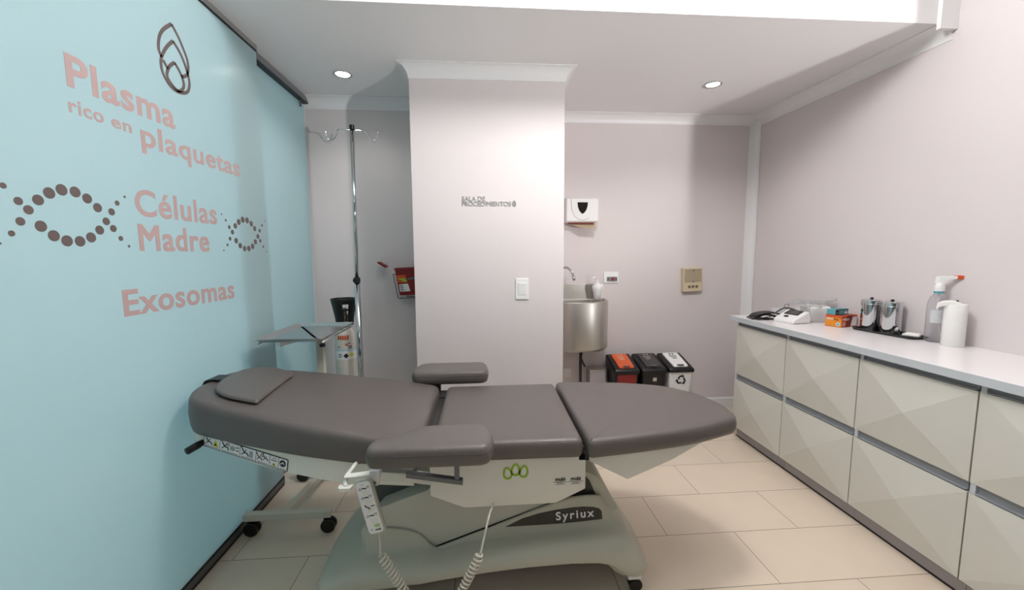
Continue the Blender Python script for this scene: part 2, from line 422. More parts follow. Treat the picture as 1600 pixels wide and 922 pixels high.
SML = [(1.937,1.544,9),(1.964,1.519,13),(1.986,1.489,20),(2.008,1.467,24),(2.033,1.498,28),(2.063,1.519,30),(2.097,1.533,30),(2.134,1.533,30),(2.169,1.519,28),(2.197,1.496,26),(2.222,1.456,24),(2.243,1.488,18),(2.268,1.518,13),(2.296,1.543,7),(2.242,1.434,18),(2.267,1.403,13),(2.296,1.378,7),(2.196,1.427,26),(2.167,1.403,28),(2.132,1.391,28),(2.096,1.39,28),(2.061,1.404,28),(2.032,1.427,28),(1.986,1.435,20),(1.963,1.405,15),(1.934,1.379,9)]
for lst in (BIG, SML):
    for y, z, hh in lst:
        bm = B(); disc(bm, y, z, hh/3.2/620*(y-.09)/2, GF, 0, .0006, 20)
        obj('dot', bm, 'inkgrey', gp, label='dark taupe dot of a double spiral')
# the leaf-drop emblem as strokes in a unit frame (u right, v up, height 1)
EM = [[(.07,.39),(0,.47),(.01,.58),(.08,.71),(.23,.84),(.51,1)],[(.51,1),(.71,.88),(.87,.74),(.99,.6),(1,.46),(.92,.35),(.78,.29),(.71,.28)],
      [(.51,.75),(.79,.6),(.83,.56),(.86,.43),(.86,.35),(.95,.3),(.97,.21),(.87,.09),(.67,.02),(.43,0),(.23,.04),(.07,.16),(.03,.29),(.09,.4),(.28,.59),(.51,.75)],
      [(.5,.43),(.31,.32),(.2,.18),(.28,.09),(.49,.02),(.64,.04),(.76,.12),(.77,.21),(.67,.33),(.5,.43)],[(.11,.36),(.25,.27)]]
EM[2] = [(.51,.75),(.70,.66),(.84,.55),(.95,.40),(1.0,.27),(.97,.16),(.87,.07),(.67,.015),(.43,0),(.23,.05),(.07,.16),(.03,.29),(.09,.42),(.28,.60),(.51,.75)]
def emblem(name, mat, parent, fn, u0, v0, wd, ht, sw, d1, label=None):
    bm = B()
    for s in EM:
        pts = [(p.x, p.y) for p in catmull([(u0+u*wd, v0+v*ht, 0) for u, v in s], 5)] if len(s) > 2 else [(u0+u*wd, v0+v*ht) for u, v in s]
        ribbon(bm, pts, sw, fn, 0, d1)
    return obj(name, bm, mat, parent, label=label)
emblem('drop_emblem', 'inkgrey', gp, GF, 1.65, 1.999, .148, .25, .013, .0006, 'dark taupe outlined leaf-drop emblem')

g2 = thing('glass_panel', 'narrow plain frosted aqua glass panel beside the alcove wall, set behind the lettered one', 'glass panel', (GX-.065, 2.6, 0))
bm = B(); box(bm, GX-.077, 2.05, .03, GX-.065, 3.035, 2.422); obj('pane', bm, 'glass', g2)
bm = B(); box(bm, GX-.08, 2.05, 0, GX-.062, 3.035, .032); obj('bottom_rail', bm, 'metalgrey', g2, label='grey bottom rail')
tr_ = thing('track_rail', 'dark grey sliding track along the ceiling above the narrow glass panel', 'rail', (GX-.06, 2.7, 2.425))
bm = B(); box(bm, GX-.085, 2.33, 2.43, GX-.03, 3.04, 2.466); obj('channel', bm, 'rail', tr_)
bm = B(); box(bm, GX-.084, 2.33, 2.424, GX-.031, 3.04, 2.43); obj('rubber_strip', bm, 'black', tr_, label='black strip')
bm = B(); tube(bm, [(GX-.05, 2.95, 2.43), (GX-.05, 2.95, 2.405)], .004, 8); tube(bm, [(GX-.05, 2.95+.012*math.cos(a), 2.393+.012*math.sin(a)) for a in [k*PI/8 for k in range(16)]], .004, 8, closed=True); obj('hook', bm, 'metalgrey', tr_, smooth=True, label='small metal hook')

# ------------------------------------------------------------------ downlights
def downlight(x, y, label):
    t = thing('downlight', label, 'ceiling light', (x, y, CZ), 'recessed ceiling downlights')
    bm = B(); lathe(bm, [(.052, 0), (.056, -.004), (.050, -.008), (.042, -.004), (.040, 0)], (x, y, CZ), 40, cap0=False, cap1=False); obj('ring', bm, 'chrome', t, smooth=True)
    bm = B(); lathe(bm, [(.041, -.001), (.041, -.003), (.02, -.004)], (x, y, CZ), 32); obj('lens', bm, 'emit', t)
    lamp('downlight_beam', 'SPOT', (x, y, CZ-.012), 7, (1, .98, .95), .04, (x, y, 0), None, 2.3, .7)
downlight(-.851, 2.64, 'round lit downlight in the ceiling near the glass panels')
downlight(1.531, 2.65, 'round lit downlight in the ceiling above the waste bins')

# ------------------------------------------------------------------ pillar: sign and switch
sg = thing('wall_sign', 'small grey raised-letter room sign on the pillar', 'sign', (.04, PY, 1.65))
text('sign_lettering', 'SALA DE', 'signmetal', sg, (-.127, PY, 1.683), (1, 0, 0), (0, 0, 1), .143, .028, .004, .006)
text('sign_lettering', 'PROCEDIMIENTOS', 'signmetal', sg, (-.127, PY, 1.652), (1, 0, 0), (0, 0, 1), .302, .028, .004, .006)
emblem('sign_emblem', 'signmetal', sg, plane_fn((0, PY, 0), (1, 0, 0), (0, 0, 1)), .184, 1.652, .021, .034, .003, .004)
sw = thing('light_switch', 'white double rocker light switch low on the pillar', 'light switch', (.242, PY, 1.137))
bm = B(); box(bm, .200, PY-.009, 1.070, .284, PY, 1.204); obj('plate', bm, 'white', sw, bevel=.004)
for z0, z1 in ((1.098, 1.135), (1.137, 1.176)):
    bm = B(); loft(bm, [[(.216, PY-.009, z0), (.268, PY-.009, z0), (.268, PY-.009, z1), (.216, PY-.009, z1)], [(.217, PY-.011, z0+.001), (.267, PY-.011, z0+.001), (.267, PY-.014, z1-.001), (.217, PY-.014, z1-.001)]]); obj('rocker', bm, 'white', sw, bevel=.001)

# ------------------------------------------------------------------ back wall fittings
td = thing('paper_towel_dispenser', 'white paper towel dispenser with smoked shield window on the back wall', 'towel dispenser', (.80, BY, 1.61))
bm = B(); dp = rpoly(rect(.655, 1.607, .925, 1.800), .018)
loft(bm, [[(u, BY, v) for u, v in dp], [(u, BY-.09, v) for u, v in dp], [(u, BY-.105, v) for u, v in inset(dp, .006)], [(u, BY-.110, v) for u, v in inset(dp, .012)]]); obj('housing', bm, 'white', td)
DF = plane_fn((.79, BY-.1105, 1.70), (1, 0, 0), (0, 0, 1))
bm = B(); prism(bm, [(-.042, .063), (.042, .063), (.038, .03), (.028, .0), (.010, -.022), (0, -.026), (-.010, -.022), (-.028, .0), (-.038, .03)], DF, -.006, .002); obj('window', bm, 'smoke', td, label='smoked shield-shaped window')
bm = B(); ribbon(bm, [(-.092, .09), (-.092, .05), (-.085, .0), (-.065, -.045), (-.03, -.07), (0, -.075), (.03, -.07), (.05, -.058)], .0022, DF, 0, .0012); obj('front_seam', bm, 'metalgrey', td)
bm = B(); loft(bm, [[(.69, BY-.05, 1.606), (.90, BY-.05, 1.606), (.90, BY-.052, 1.606), (.69, BY-.052, 1.606)], [(.72, BY-.075, 1.585), (.90, BY-.075, 1.578), (.90, BY-.077, 1.578), (.72, BY-.077, 1.585)], [(.78, BY-.105, 1.566), (.902, BY-.105, 1.560), (.902, BY-.107, 1.560), (.78, BY-.107, 1.566)]]); obj('paper_towel', bm, 'paper', td, label='brown paper towel end')
bm = B(); box(bm, .69, BY-.085, 1.598, .89, BY-.03, 1.609); obj('slot', bm, 'maroon', td)

sk = thing('wash_basin', 'brushed steel drum wash basin on the back wall beside the pillar', 'sink', (.70, BY, .6))
def sup(hw, dp_, n=2.6, N=40, cx=.768):
    return [(cx+hw*math.copysign(abs(math.cos(PI*k/N))**(2/n), math.cos(PI*k/N)), BY-.003-dp_*abs(math.sin(PI*k/N))**(2/n)) for k in range(N+1)]
outer = sup(.246, .30)
def shr(k): return [(.768+(x-.768)*k, 3.11+(y-3.11)*k) for x, y in outer]
bm = B()
def ringz(p, z): return [(x, y, z) for x, y in p]
loft(bm, [ringz([(.768+(x-.768)*.3, BY-(BY-y)*.3) for x, y in outer], .588), ringz([(.768+(x-.768)*.93, BY-(BY-y)*.93) for x, y in outer], .594), ringz(outer, .612), ringz(outer, .975), ringz(shr(.98), .985), ringz(shr(.90), .985), ringz(shr(.89), .978), ringz([(.768+(x-.768)*.86, BY-.03-(BY-.03-y)*.86) for x, y in shr(.88)], .86), ringz([(.768+(x-.768)*.4, BY-.08-(BY-.08-y)*.4) for x, y in shr(.88)], .84)])
obj('bowl', bm, 'steel', sk, smooth=True).modifiers.new('es', 'EDGE_SPLIT').split_angle = .6
bm = B(); box(bm, .52, BY-.012, .980, 1.0, BY-.0005, 1.107); obj('backsplash', bm, 'steel', sk, bevel=.002)
bm = B(); tube(bm, [(.79, 3.16, .59), (.79, 3.16, .40), (.795, 3.17, 0.28), (.795, 3.245, .25)], .012, 10); tube(bm, catmull([(.81, 3.15, .585), (.79, 3.14, .51), (.82, 3.15, .44), (.835, 3.20, .42), (.838, 3.245, .42)], 6), .008, 8); obj('drain_pipe', bm, 'dark', sk, smooth=True, label='dark drain pipe')
bm = B(); tube(bm, catmull([(.62, BY-.012, 1.055), (.62, 3.2, 1.06), (.62, 3.18, 1.12), (.62, 3.17, 1.20), (.635, 3.15, 1.243), (.665, 3.12, 1.247), (.695, 3.09, 1.215), (.707, 3.08, 1.175)], 6), .0095, 12); lathe(bm, [(.012, 0), (.012, .03)], (.709, 3.079, 1.150), 14); lathe(bm, [(.024, -.014), (.024, 0)], (.62, BY-.013, 1.055), 16, 'y'); obj('faucet', bm, 'chrome', sk, smooth=True, label='chrome gooseneck faucet')
pb = thing('shade_box', 'low grey box standing in for the shade on the back wall beneath the basin', 'box', (.95, 3.2, 0))  # shaded patch beneath the basin, modelled as a grey box
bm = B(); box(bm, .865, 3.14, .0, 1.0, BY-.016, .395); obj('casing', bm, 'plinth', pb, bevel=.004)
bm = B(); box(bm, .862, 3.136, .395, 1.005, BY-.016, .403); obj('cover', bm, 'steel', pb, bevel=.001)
vb = tag(obj('wall_socket', box(B(), .665, BY-.012, .315, .735, BY, .392), 'white', None, bevel=.004, origin=(.70, BY, .315)), 'white blank wall plate low beside the basin pipe', 'socket')
sp = thing('soap_dispenser', 'white pump soap bottle standing on the basin rim', 'soap dispenser', (.925, 3.175, .985))
bm = B(); lathe(bm, [(.022, 0), (.027, .003), (.034, .05), (.042, .085), (.043, .10), (.036, .118), (.018, .125), (.016, .135)], (.925, 3.175, .985), 28); obj('bottle', bm, 'white', sp, smooth=True)
bm = B(); lathe(bm, [(.014, 0), (.013, .018), (.006, .022), (.005, .045), (.012, .047), (.012, .056), (.004, .058)], (.925, 3.175, 1.120), 16); prism(bm, rpoly([(.925, 1.166), (.878, 1.160), (.878, 1.166), (.925, 1.177)], .002), XZ, 3.170, 3.180); obj('pump', bm, 'white', sp)
ol = thing('power_outlet', 'white wall outlet with a grey socket and red test button above the basin', 'outlet', (1.065, BY, 1.11))
bm = B(); box(bm, 1.001, BY-.009, 1.113, 1.129, BY, 1.206); obj('plate', bm, 'white', ol, bevel=.003)
bm = B(); prism(bm, rpoly(rect(1.028, 1.126, 1.116, 1.165), .008), XZ, BY-.013, BY-.008); obj('socket_face', bm, 'metalgrey', ol, label='grey socket face')
bm = B(); box(bm, 1.066, BY-.017, 1.134, 1.092, BY-.012, 1.160); obj('button', bm, 'red', ol, label='dark red button')
bm = B(); box(bm, 1.035, BY-.014, 1.140, 1.044, BY-.0125, 1.152); obj('slot', bm, 'black', ol)
bm = B(); box(bm, 1.100, BY-.014, 1.140, 1.109, BY-.0125, 1.152); obj('slot', bm, 'black', ol)
ic = thing('intercom', 'ivory intercom with louvred grille on the back wall near the corner', 'intercom', (1.76, BY, 1.03))
IF = plane_fn((1.76, BY, 1.135), (1, 0, .03), (-.03, 0, 1))
bm = B(); ip = rpoly(rect(-.085, -.1, .08, .1), .006); loft(bm, [[IF(u, v, 0) for u, v in ip], [IF(u, v, .035) for u, v in ip], [IF(u, v, .039) for u, v in inset(ip, .004)]]); obj('case', bm, 'beige', ic)
bm = B()
for k in range(13):
    z = -.018+.0085*k; prism(bm, rect(-.076, z, .072, z+.0034), IF, .0385, .0398)
obj('grille', bm, 'beigegrey', ic)
for k, u in enumerate((-.032, 0, .032)):
    bm = B(); disc(bm, u, -.058, .012, IF, .039, .041, 18); obj('push_button', bm, 'beigegrey', ic); 
bm = B(); disc(bm, .003, .078, .005, IF, .0392, .042, 12); disc(bm, .003, -.017, .005, IF, .0392, .042, 12); obj('indicator', bm, 'black', ic)

# waste bins
def waste_bin(x, label, body, flap, stripe=None, recycle=False):
    t = thing('waste_bin', label, 'waste bin', (x, 3.07, 0), 'waste bins along the back wall')
    w0, w1 = .075, .096
    def rr(hw, y0, y1, z): return [(x+u, v, z) for u, v in rpoly(rect(-hw, y0, hw, y1), .02, 3)]
    bm = B(); loft(bm, [rr(w0, 3.0, 3.17, 0), rr(w1, 2.962, 3.20, .425)]); obj('body', bm, body, t)
    bm = B(); rp = rpoly(rect(-.104, 2.95, .104, 3.208), .02, 3)
    zt = lambda y: .452+(y-2.95)/.258*.07
    loft(bm, [[(x+u, v, .420) for u, v in rp], [(x+u, v, zt(v)-.012) for u, v in rp], [(x+u, v, zt(v)) for u, v in inset(rp, .012)]]); lid = obj('lid', bm, 'black', t, bevel=.003)
    bm = B(); fp = rpoly([(-.06, 2.975), (.06, 2.975), (.066, 3.18), (-.066, 3.18)], .015, 3)
    loft(bm, [[(x+u, v, zt(v)-.001) for u, v in fp], [(x+u, v, zt(v)+.009) for u, v in fp], [(x+u, v, zt(v)+.012) for u, v in inset(fp, .01)]]); obj('flap', bm, flap, lid, label={'binred': 'orange swing flap', 'bindark': 'charcoal swing flap', 'white': 'white swing flap'}[flap])
    bm = B(); disc(bm, 0, 0, .022, lambda u, v, d: (x+u*1.3, 2.985+v, zt(2.985)+.012+d), 0, .003, 20); obj('pull_tab', bm, 'metalgrey', lid)
    LF = lambda u, v, d: (x+u, 3.09+v, zt(3.09+v)+.0122+d)
    bm = B(); ink = {'binred': 'paper', 'bindark': 'steel', 'white': 'ink'}[flap]
    for k in range(3): prism(bm, rect(-.03+.006*k, .03-.02*k, .03-.006*k, .038-.02*k), LF, 0, .0008)
    disc(bm, -.012, .062, .009, LF, 0, .0008, 12); disc(bm, .014, .062, .009, LF, 0, .0008, 12)
    obj('flap_print', bm, ink, lid)
    yf = lambda z: 3.0-.038*z/.425-.0005
    if stripe:
        bm = B(); loft(bm, [[(x-.075, yf(.31)-.001, .31), (x+.075, yf(.31)-.001, .31), (x+.075, yf(.41)-.001, .41), (x-.075, yf(.41)-.001, .41)], [(x-.075, yf(.31)+.001, .31), (x+.075, yf(.31)+.001, .31), (x+.075, yf(.41)+.001, .41), (x-.075, yf(.41)+.001, .41)]]); obj('front_label', bm, stripe, t, label='red front label')
    if recycle:
        bm = B(); RF = lambda u, v, d: (x+u, yf(.355+v)-.0004-d, .355+v)
        for k in range(3):
            a0 = 2*PI*k/3+PI/2
            def rot(p, a=a0-PI/2): return (p[0]*math.cos(a)-p[1]*math.sin(a), p[0]*math.sin(a)+p[1]*math.cos(a))
            ribbon(bm, [rot(p) for p in ((-.024, .008), (-.010, .032), (.006, .033))], .014, RF, 0, .001)
            prism(bm, [rot(p) for p in ((.004, .020), (.026, .026), (.010, .048))], RF, 0, .001)
        obj('recycling_symbol', bm, 'ink', t, label='black recycling arrows')
    elif not stripe:
        bm = B(); RF = lambda u, v, d: (x+u, yf(.37+v)-.0004-d, .37+v); prism(bm, rect(-.01, -.02, .02, .01), RF, 0, .001); obj('front_mark', bm, 'steel', t)
    return t
waste_bin(1.115, 'black waste bin with an orange flap, beside the basin', 'black', 'binred', 'maroon')
waste_bin(1.335, 'black waste bin with a charcoal flap, between the orange and white bins', 'black', 'bindark')
waste_bin(1.555, 'white waste bin with white flap and black recycling arrows', 'binbody', 'white', None, True)

# ------------------------------------------------------------------ alcove: oxygen cylinder, IV pole, sharps container, tray stand
ox = thing('oxygen_cylinder', 'scuffed white gas cylinder with black valve guard in the alcove', 'gas cylinder', (-.948, 2.75, 0))
bm = B(); lathe(bm, [(.06, 0), (.068, .006), (.07, .02), (.07, .76), (.067, .80), (.058, .835), (.042, .865), (.026, .88), (.022, .905)], (-.948, 2.75, 0), 40); obj('tank_body', bm, 'tank', ox, smooth=True)
bm = B(); seg = 36; prof = [(.057, .885), (.060, .93), (.070, .985), (.082, 1.045), (.086, 1.064)]
rows = []
fine = []
for i in range(len(prof)-1):
    for k in range(4): t = k/4; fine.append((prof[i][0]*(1-t)+prof[i+1][0]*t, prof[i][1]*(1-t)+prof[i+1][1]*t))
fine.append(prof[-1])
for r, z in fine:
    rows.append([bm.verts.new((-.948+r*math.cos(2*PI*k/seg), 2.75+r*math.sin(2*PI*k/seg), z)) for k in range(seg)])
for i in range(len(rows)-1):
    for k in range(seg):
        a = (2*PI*(k+.5)/seg); zc = (fine[i][1]+fine[i+1][1])/2
        ca = abs(((a-(-PI/2+.45)+PI) % (2*PI))-PI); cb = abs(((a-(PI/2)+PI) % (2*PI))-PI)
        if (ca < .30 and .905 < zc < 1.035 and not (.985 < zc < 1.0)) or (cb < .5 and .91 < zc < 1.03): continue
        bm.faces.new((rows[i][k], rows[i][(k+1) % seg], rows[i+1][(k+1) % seg], rows[i+1][k]))
o = obj('valve_guard', bm, 'black', ox, smooth=True, label='black flared valve guard'); md = o.modifiers.new('s', 'SOLIDIFY'); md.thickness = .005; md.offset = -1
bm = B(); lathe(bm, [(.018, 0), (.018, .03), (.024, .03), (.024, .05), (.014, .05), (.014, .10)], (-.948, 2.75, .9), 18); lathe(bm, [(.012, -.03), (.012, .03)], (-.948, 2.75, .955), 14, 'y'); obj('valve', bm, 'steel', ox)
def wrap(bm, c, r, a0, a1, z0, z1, n=10, mi=0, th=.0006, shear=0):
    rings = []
    for k in range(n+1):
        a = a0+(a1-a0)*k/n; q = []
        for rr_, z in ((r, z0), (r+th, z0), (r+th, z1), (r, z1)): q.append((c[0]+rr_*math.cos(a), c[1]+rr_*math.sin(a), z+shear*(k/n-.5)))
        rings.append(q)
    loft(bm, rings, mi=mi)
oc = (-.948, 2.75); fa = -PI/2+.32
bm = B(); wrap(bm, oc, .0702, fa-1.15, fa+1.15, .655, .715, 20); obj('label_band', bm, 'white', ox, label='white label band with hazard diamonds')
bm = B(); wrap(bm, oc, .0704, fa-1.15, fa+1.15, .715, .727, 20); obj('label_stripe', bm, 'labelblue', ox)
bm = B()
def wrapdiamond(bm, ac, z, s, th):
    f = lambda u, v, d: (oc[0]+(.0709+d)*math.cos(ac+u/.071), oc[1]+(.0709+d)*math.sin(ac+u/.071), z+v)
    prism(bm, [(0, -s), (s, 0), (0, s), (-s, 0)], f, 0, th)
wrapdiamond(bm, fa-.02, .683, .018, .0012); obj('hazard_diamond', bm, 'ink', ox)
bm = B(); wrapdiamond(bm, fa+.50, .687, .018, .0012); obj('hazard_diamond', bm, 'yellow', ox)
bm = B()
for k in range(5): wrap(bm, oc, .0703, fa-.75+.22*k, fa-.75+.22*k+.15, .795-.001*k, .822, 4)
for a, z in ((-.05, .752),): wrap(bm, oc, .0703, fa+a, fa+a+.22, z, z+.014, 4)
obj('stencil', bm, 'orange', ox, label='orange stencilled marks')
bm = B()
for a, z, ln in ((.15, .745, .4), (.2, .733, .35), (-.75, .74, .2), (-.7, .69, .3), (-.72, .675, .28), (.2, .765, .2)): wrap(bm, oc, .0712, fa+a, fa+a+ln, z, z+.005, 4)
obj('label_print', bm, 'ink', ox)

px_, py_ = -.815, 2.62
iv = thing('iv_pole', 'tall chrome drip stand with two hooks in the alcove', 'drip stand', (px_, py_, 0))
bm = B(); tube(bm, [(px_-.003, py_, .13), (px_, py_, 1.19)], .0175, 20); obj('lower_pole', bm, 'chrome', iv, smooth=True)
bm = B(); tube(bm, [(px_, py_, 1.19), (px_+.01, py_, 2.135)], .0115, 16); obj('upper_pole', bm, 'chrome', iv, smooth=True)
bm = B(); lathe(bm, [(.021, 0), (.021, .03), (.014, .034)], (px_, py_, 1.18), 18); lathe(bm, [(.011, 0), (.014, -.004), (.014, -.02)], (px_+.0, py_-.02, 1.195), 14, 'y'); obj('height_knob', bm, 'black', iv)
bm = B(); lathe(bm, [(.015, 0), (.015, .028), (.012, .03)], (px_+.0105, py_, 2.13), 16); obj('cap', bm, 'black', iv)
for s, oy in ((-1, 0), (1, 0)):
    bm = B(); hx = px_+.01
    tube(bm, catmull([(hx, py_, 2.125), (hx+s*.055, py_, 2.132 if s < 0 else 2.125), (hx+s*.085, py_, 2.13 if s < 0 else 2.118), (hx+s*.094, py_, 2.10), (hx+s*.112, py_, 2.072), (hx+s*.135, py_, 2.066), (hx+s*.153, py_, 2.08), (hx+s*.160, py_, 2.118)], 5), .0042, 8); obj('hook', bm, 'chrome', iv, smooth=True)
bm = B(); lathe(bm, [(.04, 0), (.04, .04), (.022, .06)], (px_, py_, .09), 18); obj('hub', bm, 'steel', iv)
for a in (100, 172, 28, 244, 316):
    a = math.radians(a); bm = B(); tube(bm, [(px_, py_, .11), (px_+.2*math.cos(a), py_+.2*math.sin(a), .085)], .012, 10); obj('leg', bm, 'chrome', iv, smooth=True)
    caster(iv, px_+.19*math.cos(a), py_+.19*math.sin(a), .024, .08, .012)

sh = thing('sharps_container', 'dark red sharps container with hazard labels on the alcove wall by the pillar', 'sharps container', (-.55, AY, 1.05))
bm = B(); loft(bm, [[(-.614, 2.94, 1.062), (-.44, 2.94, 1.066), (-.44, 3.03, 1.066), (-.614, 3.03, 1.062)], [(-.642, 2.93, 1.255), (-.435, 2.93, 1.262), (-.435, 3.035, 1.262), (-.642, 3.035, 1.255)]]); obj('box_body', bm, 'red', sh, bevel=.004)
bm = B(); loft(bm, [[(-.646, 2.925, 1.246), (-.433, 2.925, 1.256), (-.433, 3.038, 1.256), (-.646, 3.038, 1.246)], [(-.644, 2.927, 1.262), (-.433, 2.927, 1.270), (-.433, 3.036, 1.270), (-.644, 3.036, 1.262)]]); obj('rim', bm, 'red', sh, bevel=.003)
bm = B(); tube(bm, catmull([(-.648, 2.98, 1.247), (-.675, 2.98, 1.246), (-.70, 2.98, 1.262), (-.715, 2.98, 1.272)], 5), .0025, 6); obj('hinge_arm', bm, 'cream', sh)
bm = B(); prism(bm, rpoly([(-.712, 1.262), (-.706, 1.276), (-.762, 1.308), (-.770, 1.300)], .003), XZ, 2.945, 3.02); obj('lid', bm, 'red', sh, label='open red lid flap')
SF = lambda u, v, d: (-.642+.028*(1.255-v)/.193+u, 2.93+.01*(1.255-v)/.193-d, v)
bm = B(); prism(bm, [(.004, 1.155), (.072, 1.155), (.070, 1.212), (.004, 1.208)], SF, .0002, .001); obj('hazard_label', bm, 'orange', sh, label='orange and green hazard label')
bm = B(); prism(bm, [(.004, 1.185), (.06, 1.188), (.074, 1.165), (.05, 1.160), (.03, 1.175)], SF, .0011, .0018); obj('label_print', bm, 'green', sh)
bm = B(); prism(bm, [(.008, 1.088), (.082, 1.092), (.076, 1.148), (.010, 1.142)], SF, .0002, .001); wl = obj('write_label', bm, 'white', sh, label='white written label')
bm = B()
for z, l in ((1.135, .022), (1.128, .016), (1.121, .026), (1.112, .018), (1.104, .03), (1.096, .012)): prism(bm, rect(.016, z-.004, .016+l, z), SF, .0011, .0016)
obj('label_print', bm, 'ink', wl)
bm = B(); prism(bm, [(.078, 1.172), (.175, 1.186), (.175, 1.203), (.078, 1.188)], SF, 0, .004); obj('strap', bm, 'metalgrey', sh, label='grey clasp strap')
bm = B(); tube(bm, [(-.655, 2.925, 1.22), (-.650, 2.925, 1.20), (-.622, 2.925, 1.045), (-.612, 2.925, 1.038), (-.43, 2.925, 1.05)], .003, 8); tube(bm, [(-.612, 2.925, 1.038), (-.612, 3.044, 1.038)], .003, 8); tube(bm, [(-.56, 2.925, 1.065), (-.56, 2.925, 1.05), (-.43, 2.925, 1.055)], .003, 8); tube(bm, [(-.652, 2.925, 1.215), (-.652, 3.044, 1.215)], .003, 8); obj('wire_bracket', bm, 'metalgrey', sh, smooth=True, label='wire wall bracket')

ts = thing('tray_stand', 'cream wheeled tray stand standing by the lettered glass panel', 'tray stand', (-.96, 2.1, 0))
bm = B(); box(bm, -1.172, 1.878, .078, -.762, 1.914, .112); obj('crossbar', bm, 'cream', ts, bevel=.003)
bm = B(); box(bm, -1.14, 2.345, .078, -.74, 2.381, .112); obj('crossbar', bm, 'cream', ts, bevel=.003)
bm = B(); d = Vector((.045, .455)); nn = Vector((d.y, -d.x)).normalized()*.016; a = Vector((-.985, 1.896)); c = a+d
prism(bm, [tuple(a-nn), tuple(a+nn), tuple(c+nn), tuple(c-nn)], XY, .08, .111); obj('long_bar', bm, 'cream', ts, bevel=.003)
for x, y, dx in ((-1.145, 1.896, .6), (-.785, 1.896, .8), (-1.11, 2.363, 1), (-.77, 2.363, 1)): caster(ts, x, y, .034, .08, .016, dirx=dx)
bm = B(); box(bm, -.968, 2.318, .11, -.928, 2.352, .915); obj('post', bm, 'cream', ts, bevel=.003)
bm = B(); a = Vector((-1.03, 2.03)); c = Vector((-.95, 2.34)); d = (c-a); nn = Vector((d.y, -d.x)).normalized()*.014
prism(bm, [tuple(a-nn), tuple(a+nn), tuple(c+nn), tuple(c-nn)], XY, .900, .9275); obj('support_arm', bm, 'steeltray', ts, bevel=.002, label='steel support arm')
bm = B(); tube(bm, [(-.80, 1.985, .926), (-.80, 2.435, .926)], .0035, 8); tube(bm, [(-1.10, 1.985, .926), (-1.10, 2.435, .926)], .0035, 8); tube(bm, [(-1.10, 2.1, .925), (-.80, 2.1, .925)], .0035, 8); tube(bm, [(-1.10, 2.32, .925), (-.80, 2.32, .925)], .0035, 8); obj('tray_frame', bm, 'steeltray', ts, smooth=True)
bm = B(); lathe(bm, [(.006, 0), (.014, .002), (.014, .016), (.008, .018)], (-.80, 1.992, .903), 14); obj('clamp_knob', bm, 'black', ts)
it = thing('instrument_tray', 'empty shallow stainless steel tray on the wheeled stand', 'tray', (-.955, 2.21, .93))
bm = B(); tp = rpoly(rect(-1.118, 1.968, -.788, 2.452), .028)
rings = []
for ins, z in ((.026, .930), (.0, .946), (-.001, .950), (.001, .951), (.006, .951), (.028, .9345), (.036, .933)): rings.append([(x, y, z) for x, y in inset(tp, ins)])
loft(bm, rings); obj('pan', bm, 'steeltray', it).data.materials[0] = MAT['steeltray']

# ------------------------------------------------------------------ cabinets and worktop
def drawer_front(y0, y1, z0, z1, t, name='drawer'):
    bm = B(); X0 = 1.843; X1 = 1.828; XP = 1.804; g = .0018
    y0 += g; y1 -= g
    bk = [bm.verts.new((X0, y, z)) for y, z in ((y0, z0), (y1, z0), (y1, z1), (y0, z1))]
    ft = [bm.verts.new((X1, y, z)) for y, z in ((y0, z0), (y1, z0), (y1, z1), (y0, z1))]
    ap = bm.verts.new((XP, (y0+y1)/2, (z0+z1)/2))
    for i in range(4):
        j = (i+1) % 4; bm.faces.new((bk[i], bk[j], ft[j], ft[i])); bm.faces.new((ft[i], ft[j], ap))
    bm.faces.new(bk[::-1])
    return obj(name, bm, 'cab', t)
def cabinet(y1, label):
    y0 = y1-.47
    t = thing('drawer_cabinet', label, 'cabinet', (2.08, (y0+y1)/2, 0), 'faceted drawer cabinets along the right wall')
    bm = B(); box(bm, 1.846, y0+.0005, .07, 2.285, y1-.0005, .866); obj('carcass', bm, 'channel', t)
    drawer_front(y0, y1, .484, .836, t); drawer_front(y0, y1, .086, .443, t)
    for z0, z1 in ((.447, .480), (.839, .866)):
        bm = B(); box(bm, 1.838, y0+.006, z0, 1.848, y1-.022, z1); prism(bm, [(1.826, z0), (1.838, z0), (1.838, z0+.004), (1.826, z0+.004)], lambda u, v, d: (u, d, v), y0+.006, y1-.022); obj('grip_channel', bm, 'channel', t, label='grey recessed grip channel')
        bm = B(); box(bm, 1.829, y1-.020, z0-.003, 1.848, y1-.003, z1+.003 if z1 < .8 else z1); obj('divider', bm, 'edge', t, label='grey divider post')
    bm = B(); box(bm, 1.868, y0, 0, 1.90, y1, .07); obj('plinth', bm, 'plinth', t, label='grey recessed plinth')
    bm = B(); box(bm, 1.8655, y0, 0, 1.868, y1, .008); obj('plinth_seal', bm, 'black', t)
    return t
cabinet(2.715, 'faceted two-drawer cabinet at the far end, next to the room corner')
cabinet(2.243, 'faceted two-drawer cabinet, second from the room corner')
cabinet(1.771, 'faceted two-drawer cabinet, third from the room corner')
cabinet(1.299, 'faceted two-drawer cabinet nearest the camera, cut by the picture edge')
wt = thing('worktop', 'long white worktop with grey front edge over the drawer cabinets', 'worktop', (2.07, 1.8, .868))
bm = B(); prism(bm, [(1.803, .82), (RW(1.2)-.001, .82), (RW(1.2)-.001, 1.2), (RW(2.758)-.001, 2.758), (1.803, 2.758)], XY, .868, .902); obj('slab', bm, 'counter', wt)
bm = B(); box(bm, 1.799, .82, .868, 1.803, 2.76, .9015); box(bm, 1.803, 2.758, .868, RW(2.76)-.001, 2.76, .9015); obj('edge_band', bm, 'edge', wt, label='grey edge band')
WZ = .902

